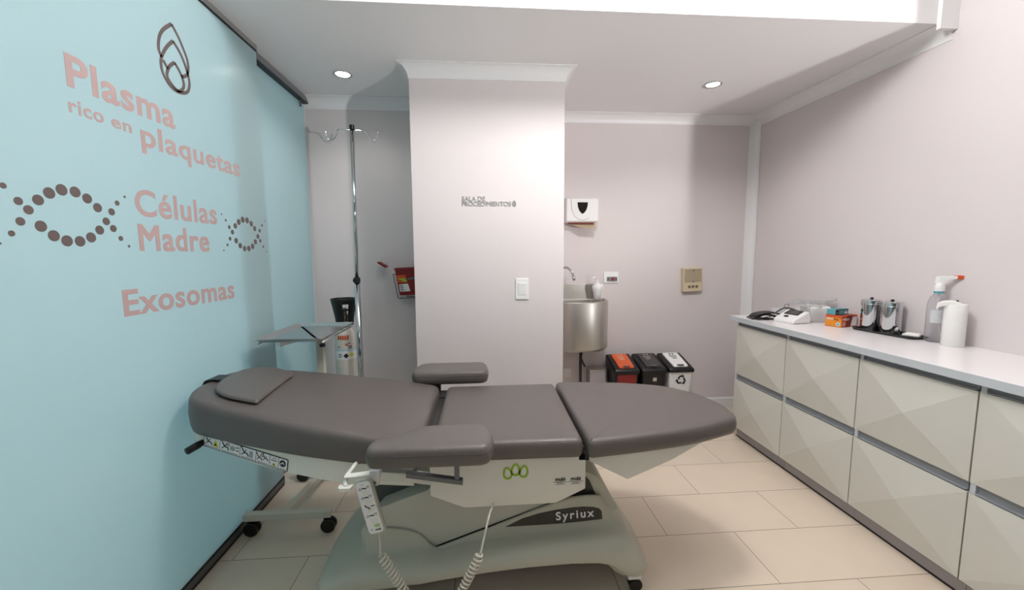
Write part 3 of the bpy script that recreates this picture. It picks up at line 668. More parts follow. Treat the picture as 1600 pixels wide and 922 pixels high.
# ------------------------------------------------------------------ things on the worktop
mo = thing('blood_pressure_monitor', 'white blood pressure monitor with dark screen on the worktop', 'blood pressure monitor', (2.012, 2.435, WZ))
ang = math.radians(-80); MO = Vector((2.012, 2.435, WZ))
def MF(u, v, d): return MO+Vector((u*math.cos(ang)-v*math.sin(ang), u*math.sin(ang)+v*math.cos(ang), d))
# side profile (v depth from front to back, height)
prof = rpoly([(-.07, 0), (.065, 0), (.075, .03), (.060, .072), (.045, .076), (-.062, .028), (-.072, .018)], [.004, .004, .010, .006, .005, .01, .008], 4)
bm = B(); loft(bm, [[MF(u, v*(1 if True else 1), h) for v, h in (inset(prof, .006) if abs(u) > .068 else prof)] for u in (-.073, -.066, .066, .073)]); obj('housing', bm, 'white', mo, smooth=False, bevel=.003)
sl = lambda v: .0295+(v+.062)*(.048/.107)
bm = B(); loft(bm, [[MF(u, v, sl(v)+e) for u, v in ((-.048, -.012), (.048, -.012), (.048, .038), (-.048, .038))] for e in (-.002, .0022)]); obj('screen_frame', bm, 'ink', mo)
bm = B(); loft(bm, [[MF(u, v, sl(v)+e) for u, v in ((-.034, -.008), (.040, -.008), (.040, .034), (-.034, .034))] for e in (.0022, .0028)]); obj('screen', bm, 'screen', mo, label='grey display')
bm = B(); loft(bm, [[MF(.03*0-.01+.016*math.cos(a), -.036+.009*math.sin(a), sl(-.036+.009*math.sin(a))+e) for a in [2*PI*k/16 for k in range(16)]] for e in (-.001, .0018)]); obj('button', bm, 'ink', mo, label='dark oval button')
cf = thing('pressure_cuff', 'black folded pressure cuff lying beside the white monitor', 'cuff', (1.94, 2.58, WZ))
bm = B()
def sheet(pts, wv, th):
    P = catmull(pts, 6); rings = []
    for i, p in enumerate(P):
        a = P[max(0, i-1)]; c = P[min(len(P)-1, i+1)]; t = (c-a).normalized(); s = Vector(wv); n = t.cross(s).normalized()*th/2
        rings.append([p-s/2-n, p+s/2-n, p+s/2+n, p-s/2+n])
    loft(bm, rings)
sheet([(1.850, 2.60, WZ+.006), (1.87, 2.59, WZ+.03), (1.92, 2.58, WZ+.044), (1.98, 2.575, WZ+.046), (2.04, 2.57, WZ+.03), (2.055, 2.57, WZ+.012)], (.02, .09, 0), .008)
sheet([(1.855, 2.57, WZ+.005), (1.90, 2.56, WZ+.024), (1.96, 2.56, WZ+.03), (2.02, 2.565, WZ+.01)], (.02, .08, 0), .012)
sheet([(1.835, 2.60, WZ+.005), (1.88, 2.58, WZ+.012), (1.97, 2.575, WZ+.006)], (.02, .09, 0), .008)
obj('cuff_fabric', bm, 'black', cf, smooth=False, bevel=.002)
bm = B(); tube(bm, catmull([(1.868, 2.53, WZ+.02), (1.90, 2.515, WZ+.030), (1.93, 2.522, WZ+.016)], 6), .005, 8); obj('cuff_ring', bm, 'steel', cf, smooth=True)
bm = B(); tube(bm, catmull([(2.0, 2.56, WZ+.05), (2.05, 2.55, WZ+.078), (2.095, 2.52, WZ+.070), (2.112, 2.47, WZ+.045), (2.108, 2.44, WZ+.035)], 7), .0045, 8); obj('hose', bm, 'dark', cf, smooth=True)

ob = thing('organizer_box', 'clear lidded plastic organiser box standing open behind the white monitor', 'plastic box', (2.215, 2.455, WZ))
OO = Vector((2.215, 2.455, WZ)); oa = math.radians(-10)
def OFn(u, v, d): return OO+Vector((u*math.cos(oa)-v*math.sin(oa), u*math.sin(oa)+v*math.cos(oa), d))
bm = B(); op = rpoly(rect(-.088, -.065, .078, .065), .02, 4)
loft(bm, [[OFn(u, v, 0) for u, v in inset(op, .008)], [OFn(u, v, .095) for u, v in op], [OFn(u, v, .095) for u, v in inset(op, .003)], [OFn(u, v, .004) for u, v in inset(op, .011)]]); obj('tub', bm, 'cloudy', ob)
bm = B()
LO = OFn(0, .07, .1); lv = (OFn(0, -1, 0)-OFn(0, 0, 0)); lu = (OFn(1, 0, 0)-OFn(0, 0, 0)); ld = (lv*.94+Vector((0, 0, .34))).normalized(); ln_ = lu.cross(ld)
LFn = lambda u, v, d: LO+lu*u+ld*v-ln_*d
lp = rpoly(rect(-.16, 0, .08, .13), .02, 4)
loft(bm, [[LFn(u, v, 0) for u, v in lp], [LFn(u, v, .014) for u, v in lp], [LFn(u, v, .014) for u, v in inset(lp, .004)], [LFn(u, v, .002) for u, v in inset(lp, .006)]]); obj('lid', bm, 'clear', ob, label='raised clear lid')
sup_ = [(-.048, -.02, .026, .085), (-.006, .018, .026, .095), (.034, -.018, .026, .09), (.045, .03, .018, .095), (-.05, .034, .018, .098)]
for k, (u, v, r, h) in enumerate(sup_):
    bm = B(); lathe(bm, [(r*.7, .005), (r, .015), (r, h), (r*.8, h+.008), (r*.3, h+.012)], tuple(OFn(u, v, 0)), 12); tag(obj('supply_packet', bm, 'softwhite', None, smooth=True, origin=tuple(OFn(u, v, .005))), 'white supply packet inside the clear organiser box', 'packet', 'white packets inside the clear organiser')
sb = thing('small_bin', 'small open clear plastic bin with keys near the room corner', 'plastic bin', (2.20, 2.69, WZ))
bm = B(); sp_ = rpoly(rect(2.09, 2.655, 2.28, 2.74), .01, 3)
loft(bm, [[(u, v, WZ) for u, v in inset(sp_, .006)], [(u, v, WZ+.055) for u, v in sp_], [(u, v, WZ+.055) for u, v in inset(sp_, .003)], [(u, v, WZ+.004) for u, v in inset(sp_, .009)]]); obj('tub', bm, 'cloudy', sb)
bm = B(); box(bm, 2.14, 2.649, WZ+.012, 2.18, 2.654, WZ+.034); obj('front_label', bm, 'ink', sb)
kr = tag(obj('key_ring', tube(B(), [(2.185+.017*math.cos(2*PI*k/20), 2.70, WZ+.068+.017*math.sin(2*PI*k/20)) for k in range(20)], .0022, 6, closed=True), 'metalgrey', None, smooth=True, origin=(2.185, 2.70, WZ+.05)), 'thin metal key ring standing up from the small clear bin', 'key ring')

def glove_box(name, label, org, dx, dy, L, D, Hh, mats, lettering=None):
    """box with its front left bottom corner at org, long side along dx"""
    t = thing(name, label, 'glove box', org)
    dx = Vector(dx).normalized(); dy = Vector((-dx.y, dx.x, 0)); o3 = Vector(org)
    f = lambda u, v, d: o3+dx*u+dy*v+Vector((0, 0, d))
    bm = B(); prism(bm, rect(0, 0, L, D), f, 0, Hh); obj('carton', bm, mats[0], t, bevel=.001)
    return t, f, dx, dy
gb, gf, gdx, gdy = glove_box('glove_box', 'orange and maroon carton of gloves lying on the worktop', (2.150, 2.216, WZ), (.18, .056, 0), 0, .150, .090, .072, ['orange'])
FF = lambda u, v, d: gf(u, -.0004-d, v)                 # long face
EF = lambda u, v, d: gf(-.0004-d, .090-u, v)            # short face
bm = B(); prism(bm, [(.0, .004), (.090, .0), (.090, .050), (.060, .060), (.0, .054)], EF, 0, .0006); obj('end_panel', bm, 'amber', gb, label='amber end panel')
bm = B(); prism(bm, [(.04, 0), (.085, 0), (.105, .072), (.05, .072)], FF, 0, .0006); obj('side_band', bm, 'maroon', gb, label='maroon band')
bm = B(); prism(bm, [(.088, .006), (.145, .006), (.145, .06), (.105, .06)], FF, 0, .0006); obj('window_print', bm, 'softwhite', gb)
bm = B(); disc(bm, .072, .018, .012, EF, .0007, .0012, 20); obj('size_mark', bm, 'labelblue', gb, label='pale blue round size mark')
text('size_letters', 'XL', 'ink', gb, tuple(EF(.066, .013, .0013)), -gdy, (0, 0, 1), .012, .010, .0003, .02)
text('brand_lettering', 'VINILO', 'softwhite', gb, tuple(EF(.006, .042, .0008)), -gdy, (0, 0, 1), .038, .012, .0004, .02)
text('brand_lettering', 'Plus', 'maroon', gb, tuple(EF(.050, .040, .0009)), -gdy, (0, 0, 1), .024, .015, .0004, .02)
text('brand_lettering', 'VINILO', 'softwhite', gb, tuple(FF(.006, .042, .0009)), gdx, (0, 0, 1), .062, .013, .0004, .02)
for k in range(3):
    bm = B(); prism(bm, rect(.006, .010+.009*k, .030+.01*(k % 2), .013+.009*k), FF, .0007, .0011); obj('small_print', bm, 'softwhite', gb)
bm = B(); prism(bm, rect(.01, .02, .14, .08), lambda u, v, d: gf(u, v, .0721+d), 0, .0006); obj('top_panel', bm, 'dark', gb)
g2b, gf2, gdx2, gdy2 = glove_box('glove_box', 'teal and black carton lying on top of the orange one', (2.140, 2.252, WZ+.0735), (.18, .056, 0), 0, .125, .05, .032, ['tealp'])
FF2 = lambda u, v, d: gf2(u, -.0004-d, v)
bm = B(); prism(bm, rect(0, 0, .032, .024), FF2, 0, .0006); obj('end_panel', bm, 'ink', g2b, label='black end panel')
bm = B(); prism(bm, [(.0, .025), (.125, .025), (.125, .032), (.0, .032)], FF2, 0, .0006); obj('print', bm, 'dark', g2b)
bm = B(); prism(bm, [(.085, .002), (.12, .002), (.10, .022)], FF2, .0007, .0012); obj('print_patch', bm, 'white', g2b)
text('brand_lettering', 'lns', 'steel', g2b, tuple(FF2(.006, .005, .0007)), gdx2, (0, 0, 1), .02, .012, .0004, .01)

bt = thing('canister_tray', 'black shallow tray holding the two steel canisters', 'tray', (2.235, 2.04, WZ))
bm = B(); tpp = rpoly([(2.163, 2.175), (2.195, 1.862), (2.318, 1.858), (2.307, 2.21)], .025, 5)
loft(bm, [[(x, y, WZ) for x, y in inset(tpp, .012)], [(x, y, WZ+.014) for x, y in tpp], [(x, y, WZ+.014) for x, y in inset(tpp, .005)], [(x, y, WZ+.006) for x, y in inset(tpp, .014)]]); obj('pan', bm, 'blackgloss', bt)
def canister(x, y, label):
    t = thing('canister', label, 'canister', (x, y, WZ+.006), 'steel canisters on the black tray')
    z = WZ+.006
    bm = B(); lathe(bm, [(.038, 0), (.044, .002), (.045, .006), (.045, .150)], (x, y, z), 40); obj('body', bm, 'chrome', t, smooth=True).modifiers.new('es', 'EDGE_SPLIT').split_angle = .7
    bm = B(); lathe(bm, [(.0475, .143), (.0475, .168), (.046, .173), (.02, .178), (.0, .179)][:4], (x, y, z), 40); lathe(bm, [(.048, .148), (.049, .1495), (.048, .151)], (x, y, z), 40); obj('lid', bm, 'chrome', t, smooth=True).modifiers.new('es', 'EDGE_SPLIT').split_angle = .7
    bm = B(); lathe(bm, [(.005, .172), (.005, .178), (.008, .179), (.008, .185), (.004, .187)], (x, y, z), 16); obj('knob', bm, 'black', t, smooth=True, label='black lid knob')
    return t
canister(2.248, 2.135, 'steel lidded canister on the black tray, nearer the orange glove carton')
canister(2.256, 2.025, 'steel lidded canister on the black tray, nearer the clear pump bottle')
gz = tag(obj('gauze_packet', loft(B(), [[(2.232, 1.945, WZ+.007), (2.27, 1.885, WZ+.007), (2.315, 1.91, WZ+.007), (2.285, 1.96, WZ+.007)], [(2.236, 1.942, WZ+.020), (2.27, 1.889, WZ+.016), (2.311, 1.912, WZ+.022), (2.283, 1.956, WZ+.024)]]), 'softwhite', None, bevel=.004, origin=(2.27, 1.92, WZ+.007)), 'small white gauze packet on the black tray beside the canister', 'packet')
pbx, pby = 2.272, 1.818
pb_ = thing('pump_bottle', 'clear plastic spray bottle with white nozzle and orange tip', 'bottle', (pbx, pby, WZ))
bm = B(); lathe(bm, [(.030, 0), (.0375, .004), (.039, .012), (.039, .175), (.037, .20), (.030, .225), (.020, .238), (.017, .245), (.017, .252)], (pbx, pby, WZ), 36); obj('bottle_body', bm, 'liquid', pb_, smooth=True)
bm = B(); wrap(bm, (pbx, pby), .0392, -PI*.98, .1, .100+WZ-.0, .165+WZ, 20); obj('label_sheet', bm, 'cloudy', pb_, label='milky paper label')
bm = B(); tube(bm, [(pbx, pby, WZ+.25), (pbx, pby, WZ+.12), (pbx+.02, pby-.015, WZ+.01)], .0025, 6); obj('dip_tube', bm, 'white', pb_)
bm = B(); lathe(bm, [(.0195, .246), (.0195, .256)], (pbx, pby, WZ), 24); obj('collar', bm, 'tealp', pb_, label='teal collar ring')
bm = B(); lathe(bm, [(.020, .256), (.020, .284), (.016, .290), (.013, .300)], (pbx, pby, WZ), 24); prism(bm, rpoly([(-.014, .296), (.012, .296), (.016, .314), (.052, .320), (.052, .334), (-.010, .330)], .003), lambda u, v, d: (pbx+u*.8+0, pby-u*.62+d, WZ+v), -.009, .009); obj('spray_head', bm, 'white', pb_, bevel=.002)
bm = B(); prism(bm, rect(.050, .318, .074, .337), lambda u, v, d: (pbx+u*.8, pby-u*.62+d, WZ+v), -.009, .009); obj('nozzle_tip', bm, 'orange', pb_, bevel=.002, label='orange nozzle tip')
rx_, ry_ = 2.248, 1.722
pr_ = thing('paper_roll', 'tall plain white paper roll with a curled loose end beside the clear bottle', 'paper roll', (rx_, ry_, WZ))
bm = B(); lathe(bm, [(.038, 0), (.040, .003), (.040, .198), (.038, .203), (.012, .204)], (rx_, ry_, WZ), 40); obj('roll', bm, 'softwhite', pr_, smooth=True).modifiers.new('es', 'EDGE_SPLIT').split_angle = .8
bm = B()
P = catmull([(rx_-.010, ry_-.030, WZ+.198), (rx_-.030, ry_-.012, WZ+.210), (rx_-.048, ry_+.012, WZ+.208), (rx_-.058, ry_+.028, WZ+.198), (rx_-.060, ry_+.034, WZ+.186)], 5)
loft(bm, [[p+Vector((.0, .0, .006)), p+Vector((.026, .020, .010)), p+Vector((.026, .020, -.012)), p+Vector((.0, .0, -.014))] for p in P]); obj('loose_end', bm, 'softwhite', pr_, bevel=.002)
bm = B(); tube(bm, [(rx_+.004, ry_, WZ+.19), (rx_+.005, ry_, WZ+.222)], [.003, .004], 8); obj('core_peg', bm, 'ink', pr_, label='thin dark peg')

# ------------------------------------------------------------------ treatment table
tb = thing('treatment_table', 'grey padded treatment table with sage plastic base in the middle of the room', 'treatment table', (.0, 1.645, 0))
# cushions
SL = .14
tilt = lambda p: (p[0], p[1], p[2]+SL*(-.2-p[0]) - .050*max(0, -.2-p[0])*min(1, max(0, (.70-p[2])/.095)))
back_poly = rpoly([(-.228, 1.335), (-.41, 1.338), (-.67, 1.378), (-.95, 1.455), (-1.10, 1.505), (-1.160, 1.60), (-1.165, 1.82), (-1.10, 1.935), (-.875, 1.975), (-.38, 1.985), (-.228, 1.955)][::-1], [.03, .1, .2, .12, .08, .06, .06, .08, .12, .1, .03], 6)
bm = B(); cushion(bm, back_poly, .605, .700, .024, .006, .004, tilt); bc = obj('backrest', bm, 'leather', tb, smooth=True)
bm = B(); outline_tube(bm, inset(back_poly, .005), .684, .0022, tilt); obj('piping', bm, 'seam', bc, smooth=True)
seat_poly = rpoly([(-.188, 1.33), (.346, 1.325), (.350, 1.955), (-.188, 1.95)], .03, 6)
bm = B(); cushion(bm, seat_poly, .628, .700, .022, .006, .004); c_ = obj('seat', bm, 'leather', tb, smooth=True)
bm = B(); outline_tube(bm, inset(seat_poly, .005), .684, .0022); obj('piping', bm, 'seam', c_, smooth=True)
foot_poly = rpoly([(.364, 1.312), (.56, 1.338), (.80, 1.383), (1.02, 1.47), (1.042, 1.60), (1.0, 1.75), (.89, 1.88), (.66, 1.95), (.40, 1.978), (.364, 1.972)], [.02, .1, .15, .05, .08, .09, .1, .1, .05, .02], 6)
bm = B(); cushion(bm, foot_poly, .628, .700, .022, .006, .004); c_ = obj('footrest', bm, 'leather', tb, smooth=True)
bm = B(); outline_tube(bm, inset(foot_poly, .005), .684, .0022); obj('piping', bm, 'seam', c_, smooth=True)
bm = B(); box(bm, .335, 1.36, .60, .378, 1.94, .655); obj('hinge_strip', bm, 'black', tb, bevel=.004)
bm = B(); box(bm, -.24, 1.40, .60, -.175, 1.90, .655); obj('hinge_strip', bm, 'dark', tb, bevel=.004)
# near and far armrests
arm_n = rpoly([(-.365, 1.165), (.012, 1.160), (.028, 1.25), (.0, 1.342), (-.215, 1.342), (-.365, 1.245)], [.035, .04, .06, .04, .05, .05], 6)
bm = B(); cushion(bm, arm_n, .703, .770, .020, .004, .004); c_ = obj('armrest', bm, 'leatherside', tb, smooth=True)
bm = B(); outline_tube(bm, inset(arm_n, -.001), .745, .0022); obj('piping', bm, 'seam', c_, smooth=True)
bm = B(); box(bm, -.30, 1.19, .696, -.04, 1.31, .706); obj('mounting_plate', bm, 'dark', c_)
arm_f = rpoly([(-.365, 1.955), (.012, 1.955), (.018, 2.05), (.0, 2.145), (-.34, 2.145), (-.37, 2.05)], .045, 6)
bm = B(); cushion(bm, arm_f, .703, .770, .020, .004, .004); c_ = obj('armrest', bm, 'leatherside', tb, smooth=True)
bm = B(); outline_tube(bm, inset(arm_f, -.001), .745, .0022); obj('piping', bm, 'seam', c_, smooth=True)
bm = B(); box(bm, -.30, 1.99, .696, -.04, 2.11, .706); box(bm, -.285, 1.975, .655, -.225, 2.01, .70); obj('mounting_plate', bm, 'dark', c_)
bm = B(); box(bm, -.30, 1.90, .64, -.05, 2.0, .66); obj('armrest_bracket', bm, 'dark', tb)
# backrest shell
def station(bm, st):
    loft(bm, [[(x, yn, zb), (x, yf, zb), (x, yf, zt), (x, yn, zt)] for x, yn, yf, zb, zt in st])
tz = lambda x: .607+(SL-.050)*(-.2-x)
bm = B(); station(bm, [(-1.135, 1.60, 1.84, .668, tz(-1.135)), (-1.115, 1.545, 1.885, .650, tz(-1.115)), (-1.07, 1.528, 1.895, .633, tz(-1.07)), (-.84, 1.463, 1.91, .581, tz(-.84)), (-.71, 1.426, 1.92, .563, tz(-.71)), (-.588, 1.39, 1.93, .555, tz(-.588)), (-.50, 1.382, 1.935, .540, tz(-.5)), (-.26, 1.38, 1.93, .520, tz(-.26))])
bs = obj('backrest_shell', bm, 'shell', tb, bevel=.004)
bm = B(); tube(bm, [(-1.06, 1.56, .655), (-1.085, 1.515, .642), (-1.10, 1.48, .636)], [.007, .014, .013], 14); obj('tilt_lever', bm, 'black', bs, smooth=True, label='black lever knob')
bm = B(); tube(bm, [(-.446, 1.40, .63), (-.446, 1.372, .632)], .014, 14); obj('pivot_cap', bm, 'metalgrey', bs)
# warning sticker with six pictogram panels on the sloping near face
SO = Vector((-1.0738, 1.5292, .633)); SR = Vector((-.722+1.0738, 1.429-1.5292, .568-.633)); SW = SR.length
SU = Vector((0, 0, 1)) - SR.normalized()*SR.normalized().z
SU.normalize()
SFN = plane_fn(SO, SR, SU); sH = .049
def SS(u, v, d): return SFN(u, v, d+.0012)
bm = B(); prism(bm, rpoly(rect(0, 0, SW, sH), .006, 3), SS, -.003, 0); st = obj('warning_sticker', bm, 'ink', bs, label='black framed warning sticker strip')
cuts = [0, .075, .165, .235, .295, .332, SW]
cuts = [c_/cuts[-1]*SW if False else c_ for c_ in cuts]
for i in range(6):
    bm = B(); prism(bm, rpoly(rect(cuts[i]+(.003 if i == 0 else .0012), .003, cuts[i+1]-(.003 if i == 5 else .0012), sH-.003), .003 if i in (0, 5) else .0005, 3), SS, 0, .0004); obj('sticker_panel', bm, 'trim', st)
bm = B()
for i in range(6): prism(bm, rect(cuts[i]+.007, .006, cuts[i+1]-.007, .008), SS, .0004, .0007)
def fig(u, v, s):
    ribbon(bm, [(u-.010*s, v+.012*s), (u-.002*s, v), (u+.010*s, v-.002*s), (u+.014*s, v-.010*s)], .0045*s, SS, .0004, .0007); ribbon(bm, [(u-.012*s, v-.010*s), (u-.002*s, v-.001), (u+.006*s, v+.010*s)], .003*s, SS, .0004, .0007); disc(bm, u-.012*s, v+.016*s, .0035*s, SS, .0004, .0007, 10)
fig(.024, .026, 1.1); fig(.098, .026, 1.2); fig(.186, .026, 1.2); fig(.25, .024, .9); fig(.276, .028, .9)
for u, v in ((.150, .034), (.157, .034), (.150, .022), (.157, .022)): disc(bm, u, v, .0028, SS, .0004, .0007, 8)
ribbon(bm, [(.302, .030), (.326, .030)], .003, SS, .0004, .0007); ribbon(bm, [(.306, .038), (.322, .038)], .002, SS, .0004, .0007)
disc(bm, .350, .028, .0135, SS, .0004, .0007, 20)
obj('pictograms', bm, 'ink', st)
bm = B(); prism(bm, [(.042, .012), (.070, .012), (.056, .040)], SS, .0004, .0007); prism(bm, [(.306, .010), (.322, .010), (.314, .024)], SS, .0004, .0007); obj('warning_triangle', bm, 'yellow', st, label='yellow warning triangles')
bm = B(); prism(bm, [(.049, .016), (.060, .016), (.056, .030)], SS, .0007, .0009); prism(bm, [(.310, .012), (.318, .012), (.314, .019)], SS, .0007, .0009); obj('triangle_mark', bm, 'ink', st)
bm = B(); disc(bm, .132, .026, .010, SS, .0004, .0007, 16, ru=.012); obj('grey_mark', bm, 'signmetal', st)
bm = B(); prism(bm, rect(.206, .012, .222, .038), SS, .0004, .0006); obj('grey_mark', bm, 'signmetal', st)
bm = B()
for u, v in ((.112, .037), (.262, .036)):
    ribbon(bm, [(u+.006*math.cos(2*PI*k/14), v+.006*math.sin(2*PI*k/14)) for k in range(14)], .002, SS, .0007, .0010, closed=True); ribbon(bm, [(u-.004, v+.004), (u+.004, v-.004)], .002, SS, .0007, .0010)
obj('prohibition_sign', bm, 'red', st, label='red prohibition rings')
bm = B(); ribbon(bm, [(.342, .024), (.350, .032), (.357, .026)], .004, SS, .0007, .0010); obj('book_mark', bm, 'white', st)
# footrest shell: keel with a vertical fold
bm = B(); N = [(.383, 1.385), (.522, 1.358), (.70, 1.385), (.955, 1.478)]; Z0 = [.585, .522, .575, .636]
loft(bm, [[(x, y, z), (x, 3.29-y, z), (x, 3.29-y, .645), (x, y, .645)] for (x, y), z in zip(N, Z0)]); obj('footrest_shell', bm, 'shell', tb, bevel=.002)
# seat housing
def rz(x0, x1, y0, y1, z): return [(x0, y0, z), (x1, y0, z), (x1, y1, z), (x0, y1, z)]
bm = B(); loft(bm, [rz(-.082, .258, 1.385, 1.905, .425), rz(.02-.22, .364, 1.36, 1.93, .493), rz(-.20, .364, 1.36, 1.93, .632)]); hs = obj('seat_housing', bm, 'shell', tb, bevel=.003)
HF = plane_fn((0, 1.3595, 0), (1, 0, 0), (0, 0, 1))
bm = B()
for cx, cz, th in ((.077, .566, .16), (.1065, .578, 0), (.136, .570, -.16)):
    pts = [((.0138*math.cos(a)*(1-.25*math.sin(a))), .0205*math.sin(a)) for a in [2*PI*k/24 for k in range(24)]]
    pts = [(cx+x*math.cos(th)-y*math.sin(th), cz+x*math.sin(th)+y*math.cos(th)) for x, y in pts]
    ribbon(bm, pts, .0075, HF, 0, .0008, closed=True)
obj('emblem', bm, 'green', hs, label='lime green three-loop emblem')
for x0 in (.252, .309):
    text('maker_lettering', 'mubi', 'ink', hs, (x0, 1.3595, .527), (1, 0, 0), (0, 0, 1), .037, .015, .0005, .03)
    bm = B(); prism(bm, rect(x0-.008, .5225, x0+.046, .5238), HF, 0, .0005); prism(bm, rect(x0+.006, .5185, x0+.03, .5198), HF, 0, .0005); prism(bm, rect(x0, .5135, x0+.036, .5145), HF, 0, .0005); obj('maker_small_print', bm, 'inkgrey', hs)
# seat frame rails, armrest hardware
bm = B(); prism(bm, [(-.385, .592), (-.385, .556), (-.30, .550), (-.088, .510), (-.088, .545), (-.26, .578)], XZ, 1.362, 1.39); obj('frame_rail', bm, 'shell', tb, bevel=.003)
bm = B(); prism(bm, [(-.385, .580), (-.375, .528), (-.30, .512), (-.24, .535), (-.20, .55), (-.20, .61), (-.385, .61)], XZ, 1.41, 1.90); obj('seat_frame', bm, 'shell', tb, bevel=.004)
bm = B(); prism(bm, [(-.250, .655), (-.250, .630), (-.077, .598), (-.077, .614), (-.092, .618), (-.092, .66), (-.081, .70), (-.10, .70), (-.104, .624), (-.18, .64), (-.24, .70)], XZ, 1.245, 1.258) if False else None
box(bm, -.104, 1.245, .612, -.088, 1.262, .700); prism(bm, [(-.26, .648), (-.26, .632), (-.077, .598), (-.077, .614)], XZ, 1.243, 1.264); obj('armrest_bracket', bm, 'metalgrey', tb, bevel=.001, label='grey armrest support bar')
bm = B(); prism(bm, rpoly([(-.373, .664), (-.340, .664), (-.345, .615), (-.371, .615)], .004), XZ, 1.235, 1.262); box(bm, -.365, 1.262, .640, -.345, 1.365, .652); obj('armrest_bracket', bm, 'white', tb, bevel=.002)
bm = B(); lathe(bm, [(.009, 0), (.009, -.006), (.006, -.010)], (-.359, 1.235, .624), 16, 'y'); obj('bolt', bm, 'chrome', tb)
bm = B(); prism(bm, rpoly([(-.455, 1.238), (-.352, 1.238), (-.352, 1.268), (-.455, 1.262)], .008), lambda u, v, d: (u, v, d+(u+.455)*.07), .641, .645); prism(bm, rpoly(rect(-.468, 1.215, -.425, 1.245), .012), XY, .612, .622); tube(bm, [(-.448, 1.38, .634), (-.452, 1.252, .640), (-.448, 1.232, .620)], .0065, 12); obj('control_hanger', bm, 'shell', tb, bevel=.001, label='white hanger bracket for the hand control')
# lifting arm plate, dark inner cover
bm = B(); prism(bm, [(-.49, .285), (-.41, .376), (-.23, .44), (-.20, .47), (.0, .47), (.30, .45), (.34, .395), (.233, .354), (-.214, .200), (-.30, .18), (-.48, .20)], XZ, 1.484, 1.80); obj('lift_arm', bm, 'arm', tb, bevel=.003)
bm = B(); prism(bm, [(-.47, .30), (-.47, .42), (-.35, .42), (-.29, .53), (-.10, .53), (-.10, .30)], XZ, 1.56, 1.78); obj('lift_cover', bm, 'darkteal', tb, label='dark slate inner cover')
# base shell
def interp(tab, x):
    for (a, b_), (c, d_) in zip(tab[:-1], tab[1:]):
        if a <= x <= c:
            t = (x-a)/(c-a); t = t*t*(3-2*t) if False else t
            return b_+(d_-b_)*t
    return tab[0][1] if x < tab[0][0] else tab[-1][1]
BOT = [(-.64, .085), (-.60, .078), (-.53, .078), (-.49, .085), (-.45, .093), (-.33, .105), (-.148, .125), (.0, .142), (.135, .152), (.326, .155), (.43, .150), (.485, .135), (.52, .100), (.545, .080), (.60, .075), (.64, .085)]
TOP = [(-.49, .300), (-.41, .302), (-.325, .288), (-.26, .264), (-.215, .210), (-.20, .203), (.0, .272), (.228, .354), (.33, .385), (.40, .392), (.445, .390), (.475, .370)]
NU = 44
ZC = [(-.64, .195), (-.49, .200), (-.2, .214), (0, .236), (.228, .262), (.40, .272), (.475, .262), (.64, .25)]
PROF = [(0, 0), (.05, -.026), (.12, -.040), (.22, -.044), (.36, -.042), (.46, -.030), (.53, -.006), (.58, .030), (.62, .043), (.70, .046), (1, .05)]
def base_row(t, far=False):
    ex = 1.0 if t < .12 else (0.5*(1+math.cos(PI*min(1, (t-.12)/.55))))
    xl = -.49-.15*ex; xr = .475+.165*(1 if t < .10 else max(0.0, 1-(t-.10)/.90))
    if t < .02: xl += .02; xr -= .02
    yo = interp(PROF, t); row = []
    for i in range(NU+1):
        u = i/NU; xb = -.64+1.28*u; xt = -.49+.965*u
        zb = interp(BOT, xb); zt = interp(TOP, xt); zc = min(interp(ZC, xt), zt-.004)
        e = min(u, 1-u); turn = .045*max(0, 1-e/.035)**2
        z = zb+(zc-zb)*t/.6 if t <= .6 else zc+(zt-zc)*(t-.6)/.4
        row.append((xl+(xr-xl)*u, (1.425+yo+turn) if not far else 3.29-(1.425+yo+turn), z))
    return row
bm = B(); ts_ = [0, .02, .05, .08, .12, .17, .22, .29, .36, .41, .46, .50, .53, .555, .58, .60, .62, .66, .72, .8, .9, .97, 1.0]
rings = []
for t in ts_:
    nr = base_row(t); fr_ = base_row(t, True)
    ring = nr[:]
    for k in range(1, 6):
        a = k/6; p = nr[-1]; q = fr_[-1]; bul = .018*math.sin(a*PI); ring.append((p[0]+bul, p[1]+(q[1]-p[1])*a, p[2]))
    ring += fr_[::-1]
    for k in range(1, 6):
        a = k/6; p = fr_[0]; q = nr[0]; bul = .018*math.sin(a*PI); ring.append((p[0]-bul, p[1]+(q[1]-p[1])*a, p[2]))
    rings.append(ring)
# inner lip of the rim
lip = []
for p in rings[-1]: lip.append((p[0]*.985, 1.645+(p[1]-1.645)*.93, p[2]-.004))
rings.append(lip)
rings.append([(p[0]*.97, 1.645+(p[1]-1.645)*.9, p[2]-.05) for p in rings[-1]])
loft(bm, rings, cap0=False, cap1=False)
ba = obj('base', bm, 'base', tb, smooth=True)
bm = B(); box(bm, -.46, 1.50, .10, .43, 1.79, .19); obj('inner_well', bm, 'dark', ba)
# raised end hood with dark inner face
bm = B(); hp = rpoly([(.34, .35), (.372, .478), (.404, .476), (.446, .458), (.478, .424), (.54, .31), (.50, .30), (.42, .30)], [.01, .012, .02, .02, .02, .01, .01, .01], 4)
prism(bm, hp, XZ, 1.50, 1.79); obj('end_hood', bm, 'base', ba, bevel=.012, seg=3)
bm = B(); prism(bm, rpoly([(.30, .34), (.345, .40), (.36, .462), (.398, .462), (.418, .44), (.450, .362), (.44, .34)], .006), XZ, 1.4965, 1.51); obj('hood_panel', bm, 'dark', ba, label='dark hood panel')
